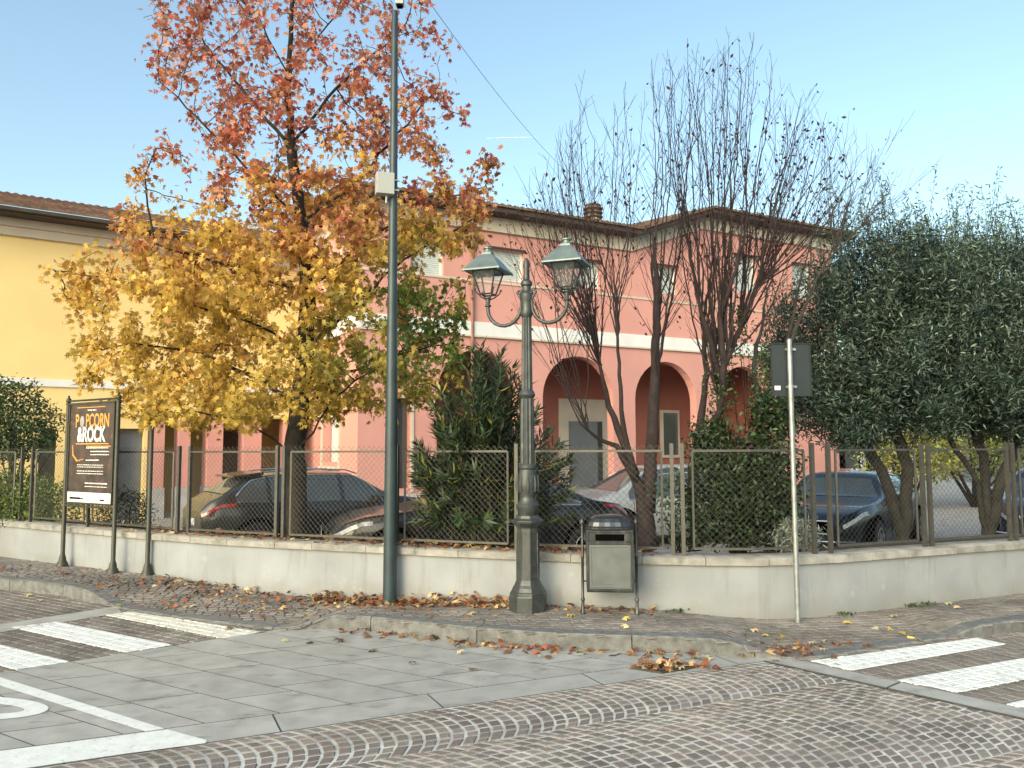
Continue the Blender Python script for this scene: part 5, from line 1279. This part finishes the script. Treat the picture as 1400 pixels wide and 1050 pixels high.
# ---- olive trees on the right
def olive(label, bx, y, trunks, blobs, nleaf):
    base = dp_(bx, 740, y); base = (base[0], y, .3); nodes = [base]; par = [-1]
    for pts in trunks: limb(nodes, par, 0, [Vector(dp_(a, b, y+c)) for a, b, c in pts], .15)
    att = []
    for (px_, py_b, dd, rx, ryy, rz_) in blobs: att.append(blob_points(dp_(px_, py_b, y+dd), (rx, ryy, rz_), 190, .25, 2.6, .75))
    att = np.concatenate(att); N, pr_ = spacecol(nodes, par, att, .14, 1.6, .22, 60, (0, 0, .05)); r, ch = radii(N, pr_, .0045, 2.3); r = np.where(r > .02, .02+(r-.02)*((.13-.02)/max(.001, r[0]-.02)), r)
    t = thing('olive_tree', label, 'tree', base); mb = MB(); branch_mesh(mb, N, ch, r)
    # upright sprouts on top of the crown
    tops = []
    for (px_, py_b, dd, rx, ryy, rz_) in blobs:
        c = Vector(dp_(px_, py_b, y+dd))
        for k in range(int(80*rx)):
            a = random.uniform(0, 6.28); u = random.random()**.6; q = c+Vector((math.cos(a)*rx*u, math.sin(a)*ryy*u, rz_*random.uniform(.85, 1.0)*math.sqrt(max(.05, 1-u*u)))); L = random.uniform(.3, .8)*random.choice((.6, 1, 1.5)); d = Vector((random.gauss(0, .22), random.gauss(0, .2), 1)).normalized()
            e = q+d*L; mb.tube([q, q.lerp(e, .5)+Vector((random.gauss(0, .02), 0, 0)), e], [.006, .004, .0015], 3)
            for s in np.linspace(.05, 1, int(L*30)): tops.append(tuple(q.lerp(e, s)+Vector((random.gauss(0, .022), random.gauss(0, .022), 0))))
    make('trunk', mb, M['barkolive'], t, smooth=True)
    thin = np.where(r < .014)[0]; w = np.exp(2.2*np.array([mnoise.noise(Vector(p)*1.9) for p in N[thin]])); i = rng.choice(thin, nleaf, p=w/w.sum()); pos = N[i]+rng.normal(0, .12, (nleaf, 3)); pos = pos[pos[:, 2] > 1.58+.16*np.sin(pos[:, 0]*2.3)+.3*rng.random(len(pos))]; tops = np.array(tops); allp = np.concatenate([pos, tops])
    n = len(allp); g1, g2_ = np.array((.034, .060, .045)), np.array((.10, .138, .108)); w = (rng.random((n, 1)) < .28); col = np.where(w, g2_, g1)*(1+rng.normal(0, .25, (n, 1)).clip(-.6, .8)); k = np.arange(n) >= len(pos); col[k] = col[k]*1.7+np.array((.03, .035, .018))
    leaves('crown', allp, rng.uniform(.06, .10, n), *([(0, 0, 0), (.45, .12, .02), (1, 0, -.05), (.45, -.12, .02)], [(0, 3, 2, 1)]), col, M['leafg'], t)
olive('dark olive tree nearest the road sign with two leaning trunks', 1235, 11.0, [[(1215, 660, 0), (1185, 610, 0), (1150, 560, -.1), (1120, 500, 0)], [(1240, 640, .1), (1225, 590, .1), (1215, 520, .1)]],
      [(1150, 480, 0, .85, .9, .85), (1230, 430, .1, .95, 1.1, 1.0), (1130, 560, -.4, .6, .7, .45), (1240, 530, -.4, .9, .8, .6), (1180, 380, .4, .7, .8, .55), (1290, 470, .2, .8, .8, .9), (1190, 540, .3, .8, .7, .5), (1095, 480, .2, .5, .6, .7), (1150, 585, -.3, .5, .5, .3)], 84000)
olive('wide olive tree at the right end of the fence', 1350, 11.4, [[(1335, 660, 0), (1300, 600, 0), (1280, 530, 0)], [(1345, 640, .2), (1335, 590, .1), (1330, 500, .1)], [(1370, 650, 0), (1400, 590, 0), (1440, 520, 0)]],
      [(1310, 455, 0, 1.1, 1.1, 1.0), (1400, 450, .1, 1.1, 1.2, 1.05), (1330, 540, -.5, 1.0, .8, .55), (1430, 530, -.4, 1.0, .8, .6), (1500, 460, 0, 1.2, 1.2, 1.2), (1345, 375, .5, 1.0, .9, .5), (1250, 405, .3, .8, .8, .55), (1270, 540, .3, .8, .7, .5), (1370, 540, .3, .9, .8, .6)], 110000)
# ---- oleander
def oleander():
    y = 9.1; base = dp_(660, 742, y); base = (base[0], y, .5); t = thing('oleander', 'dark oleander bush with long narrow leaves behind the street lamp', 'shrub', base); mb = MB(); pos = []; Rm = []
    for k in range(230):
        tx = random.gauss(665, 62); tx = max(572, min(778, tx)); ytp = np.interp(tx, [575, 600, 640, 690, 740, 775], [590, 535, 475, 470, 540, 620]); tyy = random.uniform(ytp, 715); tip = Vector(dp_(tx, tyy, y+random.uniform(-.75, .8))); b = Vector(base)+Vector((random.gauss(0, .15), random.gauss(0, .12), 0)); c = b.lerp(tip, .5)+Vector((0, 0, .15)); pts = []
        for s in np.linspace(0, 1, 9): pts.append(b*(1-s)**2+c*2*s*(1-s)+tip*s*s)
        mb.tube(pts, [lerp(.011, .003, s/8) for s in range(9)], 5)
        d = (pts[-1]-pts[-3]).normalized()
        for s in np.linspace(.45, 1, int(9+7*(tip-b).length)):
            q = b*(1-s)**2+c*2*s*(1-s)+tip*s*s
            for j in range(4):
                a = random.uniform(0, 6.28); u = d.orthogonal().normalized(); v = d.cross(u); o = (u*math.cos(a)+v*math.sin(a)); dirx = (d*random.uniform(.35, 1.1)+o).normalized(); yy = dirx.cross(d).normalized(); zz_ = dirx.cross(yy); pos.append(tuple(q)); Rm.append([[dirx.x, yy.x, zz_.x], [dirx.y, yy.y, zz_.y], [dirx.z, yy.z, zz_.z]])
    pos = np.array(pos); n = len(pos); col = mix((.038, .062, .028), n, .35); w = rng.random(n) < .07; col[w] = mix((.26, .24, .05), int(w.sum()), .2)
    leaves('foliage', pos, rng.uniform(.11, .18, n), [(0, 0, 0), (.4, .085, .01), (1, 0, -.05), (.4, -.085, .01)], [(0, 3, 2, 1)], col, M['leafg'], t, R=np.array(Rm)); make('stem', mb, M['barkgrey'], t, smooth=True)
oleander()
Z = lambda px, py, y: dp_(px, py, y)
b0 = Z(1010, 745, 8.9)
bush('evergreen_shrub', 'tall glossy green shrub behind the fence left of the road sign', 'shrub', (b0[0], 8.9, .5), [(Z(1000, 690, 8.9), (.55, .5, .5)), (Z(1045, 640, 8.9), (.40, .4, .42)), (Z(975, 615, 9.0), (.30, .35, .36)), (Z(1055, 575, 9.0), (.26, .3, .34)), (Z(1068, 700, 8.9), (.24, .3, .4))], 12500, .06, OVAL, (.028, .048, .018), .55, r0=.014, shell=.15)
b0 = Z(1010, 560, 9.6); bush('ivy', 'ivy climbing the stems of the bare plum tree', 'climbing plant', (b0[0], 9.35, .6), [(Z(985, 530, 9.2), (.14, .16, .6)), (Z(1012, 450, 9.3), (.10, .12, .4)), (Z(1045, 520, 9.3), (.16, .16, .5))], 1300, .05, OVAL, (.05, .085, .03), .35, r0=.008, shell=.2)
b0 = Z(925, 745, 8.9); bush('leafy_shrub', 'low grey green shrub at the foot of the bare trees', 'shrub', (b0[0], 8.9, .5), [(Z(925, 680, 8.9), (.20, .2, .34)), (Z(935, 730, 8.8), (.18, .2, .2))], 900, .055, OVAL, (.06, .09, .055), .3, r0=.007)
b0 = Z(1095, 745, 8.3); bush('lavender', 'small pale grey leaved plant at the wall corner', 'plant', (b0[0], 8.35, .5), [(Z(1090, 735, 8.4), (.24, .2, .17))], 1100, .07, LANCE, (.24, .26, .22), .25, r0=.004)
b0 = Z(20, 745, 13.0); bush('hedge', 'low clipped green hedge behind the fence at the far left', 'hedge', (b0[0], 13.0, .4), [(Z(-60, 690, 12.8), (.9, .5, .5)), (Z(10, 685, 12.7), (.8, .5, .5)), (Z(60, 695, 12.4), (.6, .5, .42))], 12500, .05, OVAL, (.11, .16, .035), .35, r0=.01)
b0 = Z(172, 740, 11.6); bush('round_shrub', 'round clipped shrub between poster stand and lone post', 'shrub', (b0[0], 11.6, .35), [(Z(168, 705, 11.6), (.36, .36, .36))], 2600, .04, OVAL, (.035, .06, .02), .3, r0=.01, shell=.7)
b0 = Z(15, 640, 16.5); bush('round_tree', 'dense round green tree in front of the yellow building', 'tree', (b0[0], 16.5, -.35), [(Z(10, 575, 16.5), (.95, .9, .85)), (Z(-50, 570, 16.5), (1.1, .9, 1.0)), (Z(35, 600, 16.2), (.55, .6, .45))], 12000, .075, OVAL, (.05, .085, .035), .35, r0=.05, parts=('crown', 'trunk'), shell=.6)
# trees far behind the olives
for i, (px_, y, zc, rr, col, lab) in enumerate(((1235, 24, 1.9, 1.5, (.30, .30, .07), 'pale yellow green tree glimpsed between the olive trunks'), (1330, 25, 2.0, 1.6, (.22, .26, .06), 'yellow leaved tree far behind the wide olive tree'), (1420, 27, 2.2, 2.2, (.10, .14, .05), 'mid green tree far behind at the right edge'), (1500, 20, 2.4, 2.0, (.07, .10, .04), 'dark green tree beyond the right edge of the fence'), (1180, 34, 2.2, 1.6, (.12, .17, .06), 'small green tree beside the far white house'))):
    c = Z(px_, 600, y); bush('far_tree', lab, 'tree', (c[0], y, -.35), [((c[0], y, zc), (rr, rr, rr*.95)), ((c[0]+rr*.6, y, zc-.3), (rr*.6, rr*.6, rr*.7))], 4200, .13, OVAL, col, .35, r0=.07, parts=('crown', 'trunk'), shell=.3)
# overhead cable
mb = MB(); a, b = Vector(dp_(585, 0, 12)), Vector(FR.p(FR.t(800, 215), .3, 9.4)); pts = []
for i in range(41): s = i/40; q = a.lerp(b, s); q.z -= 1.0*s*(1-s)*1.2; pts.append(q)
mb.tube(pts, .0045, 5); tag(make('overhead_cable', mb, M['eave']), 'thin dark cable crossing the sky to the salmon building roof', 'cable')
# ------------------------------------------------------------------ fallen leaves
def surf_z(x, y):
    """height of pavement or road at a point"""
    if inside(sw_poly, x, y): return walkz(x, y)+.004
    return .006
def litter_cols(n):
    pal = np.array([(.30, .15, .07), (.26, .085, .045), (.42, .28, .13), (.46, .37, .22), (.15, .08, .05)]); w = rng.choice(5, n, p=[.28, .25, .15, .17, .15]); return pal[w]*(1+rng.normal(0, .2, (n, 1)))
def flatR(n, tilt=.35):
    a = rng.uniform(0, 2*math.pi, n); z = np.stack([rng.normal(0, tilt, n), rng.normal(0, tilt, n), np.ones(n)], 1); z /= np.linalg.norm(z, axis=1)[:, None]; x = np.stack([np.cos(a), np.sin(a), np.zeros(n)], 1); x -= (x*z).sum(1)[:, None]*z; x /= np.linalg.norm(x, axis=1)[:, None]; y = np.cross(z, x); return np.stack([x, y, z], 2)
pts = []
def scatter(px0, px1, off0, off1, n, heap=0):
    for _ in range(n):
        px = random.uniform(px0, px1); i = wall_index(px); o = off0+(off1-off0)*random.random()**1.6; p = WP[i]-WN[i]*(.02+o); pts.append((p.x, p.y, surf_z(p.x, p.y)+random.random()*heap*max(0, 1-o/.3)))
def wall_index(px):
    k = ray(px, 700); k = k.x/k.y; return min(range(len(WP)), key=lambda i: abs(WP[i].x-k*WP[i].y))
scatter(240, 470, 0, .55, 210, .04); scatter(440, 700, 0, .28, 420, .10); scatter(470, 620, 0, .5, 130, .05); scatter(750, 900, 0, .25, 60, .03); scatter(200, 420, .2, 1.1, 110, 0); scatter(430, 720, .2, 1.0, 60, 0); scatter(-200, 200, 0, .9, 30)
for _ in range(150):   # along the gutter
    px = random.triangular(430, 1090, 640); i = min(range(len(KB)), key=lambda i: abs(KB[i].x*700-(px-700)/F*700*KB[i].y)+(50 if KB[i].y < 0 else 0)); p = KB[i]-nrm(i, KB)*abs(random.gauss(0, .09)); pts.append((p.x, p.y, .008+random.random()*.02))
for _ in range(70):
    p = G(random.gauss(1060, 35), random.gauss(893, 5)); pts.append((p.x, p.y, .02+random.random()*.03))
for _ in range(75):
    a, b = random.random(), random.random(); p = (P[0] if False else Vector(dg_[0])).lerp(Vector(dg_[1]), a).lerp(Vector(dg_[3]).lerp(Vector(dg_[2]), a), b) if random.random() < .9 else G(random.gauss(960, 12), 913).xy; pts.append((p.x, p.y, .012+random.random()*.02))
pos = np.array(pts); n = len(pos); o = leaves('leaf_litter', pos, rng.uniform(.05, .115, n), *STAR, litter_cols(n), M['litter'], None, R=flatR(n, .45)); struct(o, 'stuff', 'drift of dry red and brown leaves along the wall foot and gutter', 'fallen leaves')
# on the coping and planting bed
q = []
for _ in range(1500):
    px = random.choice([random.uniform(180, 560), random.uniform(560, 860), random.uniform(-100, 900)]); i = wall_index(px); o_ = random.uniform(.03, 1.3); p = WP[i]+WN[i]*o_; q.append((p.x, p.y, (COP+.006 if o_ < .3 else .52)+random.random()*.03))
q = np.array(q); n = len(q); o = leaves('bed_litter', q, rng.uniform(.05, .11, n), *STAR, litter_cols(n), M['litter'], None, R=flatR(n, .4)); struct(o, 'stuff', 'brown leaves lying on the coping and planting bed behind the fence', 'fallen leaves')
# single leaves on road and pavement, each its own
sing = [(790, 891, 'y'), (735, 893, 'r'), (700, 889, 'b'), (620, 883, 'b'), (1150, 881, 'r'), (1180, 882, 'r'), (1230, 866, 'y'), (1240, 870, 'y'), (1215, 857, 'y'), (1200, 857, 'p'), (1290, 825, 'p'), (1310, 832, 'p'), (1160, 852, 'y'), (1075, 872, 'y'), (1085, 880, 'p'), (1130, 874, 'p'), (1120, 886, 'p'), (1020, 868, 'b'), (1045, 869, 'y'), (1105, 878, 'p'), (390, 877, 'p'), (425, 878, 'b'), (470, 874, 'b'), (625, 891, 'p'), (320, 858, 'b'), (40, 812, 'y'), (60, 820, 'p'), (160, 826, 'y'), (235, 828, 'p'), (250, 800, 'b'), (330, 838, 'r'), (360, 841, 'r'), (265, 829, 'p'), (900, 838, 'y'), (925, 840, 'p'), (1025, 861, 'p'), (745, 899, 'b'), (860, 879, 'p'), (975, 900, 'p'), (1255, 873, 'p'), (1165, 878, 'r'), (775, 840, 'y'), (850, 848, 'y'), (590, 852, 'p'), (500, 845, 'b'), (1215, 842, 'p'), (1190, 823, 'p'), (1340, 818, 'p'), (505, 890, 'b'), (560, 905, 'b'), (640, 915, 'b')]
cm = {'y': (.62, .50, .10), 'r': (.50, .13, .05), 'b': (.20, .11, .06), 'p': (.55, .44, .24)}; nm = {'y': ('bright yellow fallen leaf lying flat on the paving', 'yellow fallen leaves'), 'r': ('rusty red fallen leaf lying on the paving', 'red fallen leaves'), 'b': ('small dark brown dry leaf on the paving', 'brown fallen leaves'), 'p': ('pale tan dry leaf curled on the paving', 'pale fallen leaves')}
landm = [(lambda x, y: y < 850 and x < 520, 'on the pavement left of the tall pole'), (lambda x, y: x < 340, 'by the left crossing'), (lambda x, y: y < 862 and x < 1000, 'on the pavement near the lamp and bin'), (lambda x, y: x < 660, 'on the grey slabs left of the lamp'), (lambda x, y: x < 1000, 'on the grey slabs along the kerb'), (lambda x, y: x < 1135, 'on the pavement left of the sign foot'), (lambda x, y: True, 'on the pavement right of the sign foot')]
adj = {'y': 'bright yellow', 'r': 'rusty red', 'b': 'dark brown', 'p': 'pale tan'}; orde = ['leftmost', 'second from left', 'third from left', 'fourth from left', 'fifth from left', 'sixth from left', 'seventh from left', 'eighth from left']
from collections import defaultdict
zones = defaultdict(list)
for px, py, c in sing: zones[(c, next(l for f, l in landm if f(px, py)))].append((px, py))
for (c, l), ps in zones.items():
    for k, (px, py) in enumerate(sorted(ps)):
        z = .012
        for _ in range(3): p = G(px, py, z); z = surf_z(p.x, p.y)+.010
        o = leaves('fallen_leaf', np.array([[0, 0, 0]]), [random.uniform(.085, .125)], *STAR, mix(cm[c], 1, .12), M['litter'], None, R=flatR(1, .25)); o.location = (p.x, p.y, z+.006)
        tag(o, adj[c]+' fallen leaf '+l+(', '+orde[k] if len(ps) > 1 else ''), 'leaf', 'single fallen leaves')
# contrail
q0, q1 = ray(664, 189)*5200, ray(738, 187)*5200; mb = MB(); mb.tube([q0, q0.lerp(q1, .3), q0.lerp(q1, .65), q1], [1, 2.6, 2.2, .5], 6); mb.f = mb.f; struct(make('sky_contrail', mb, M['white']))
# weeds at the wall foot
for px, lab in ((915, 'small green weeds at the wall foot right of the litter bin'), (1148, 'little weed tuft at the wall foot right of the road sign'), (1235, 'thin weeds in the joint of the right hand wall'), (1255, 'dark weed tuft further right along the wall foot')):
    i = wall_index(px); p = WP[i]-WN[i]*.03; n = 45; z0 = surf_z(p.x, p.y); q = np.array([(p.x+random.gauss(0, .045), p.y-abs(random.gauss(0, .02)), z0+random.random()*.02) for _ in range(n)])
    o = leaves('weed_tuft', q, rng.uniform(.02, .04, n), *OVAL, mix((.06, .10, .03), n, .4), M['leafg'], None, droop=(0, 0, 1.2)); tag(o, lab, 'weed')
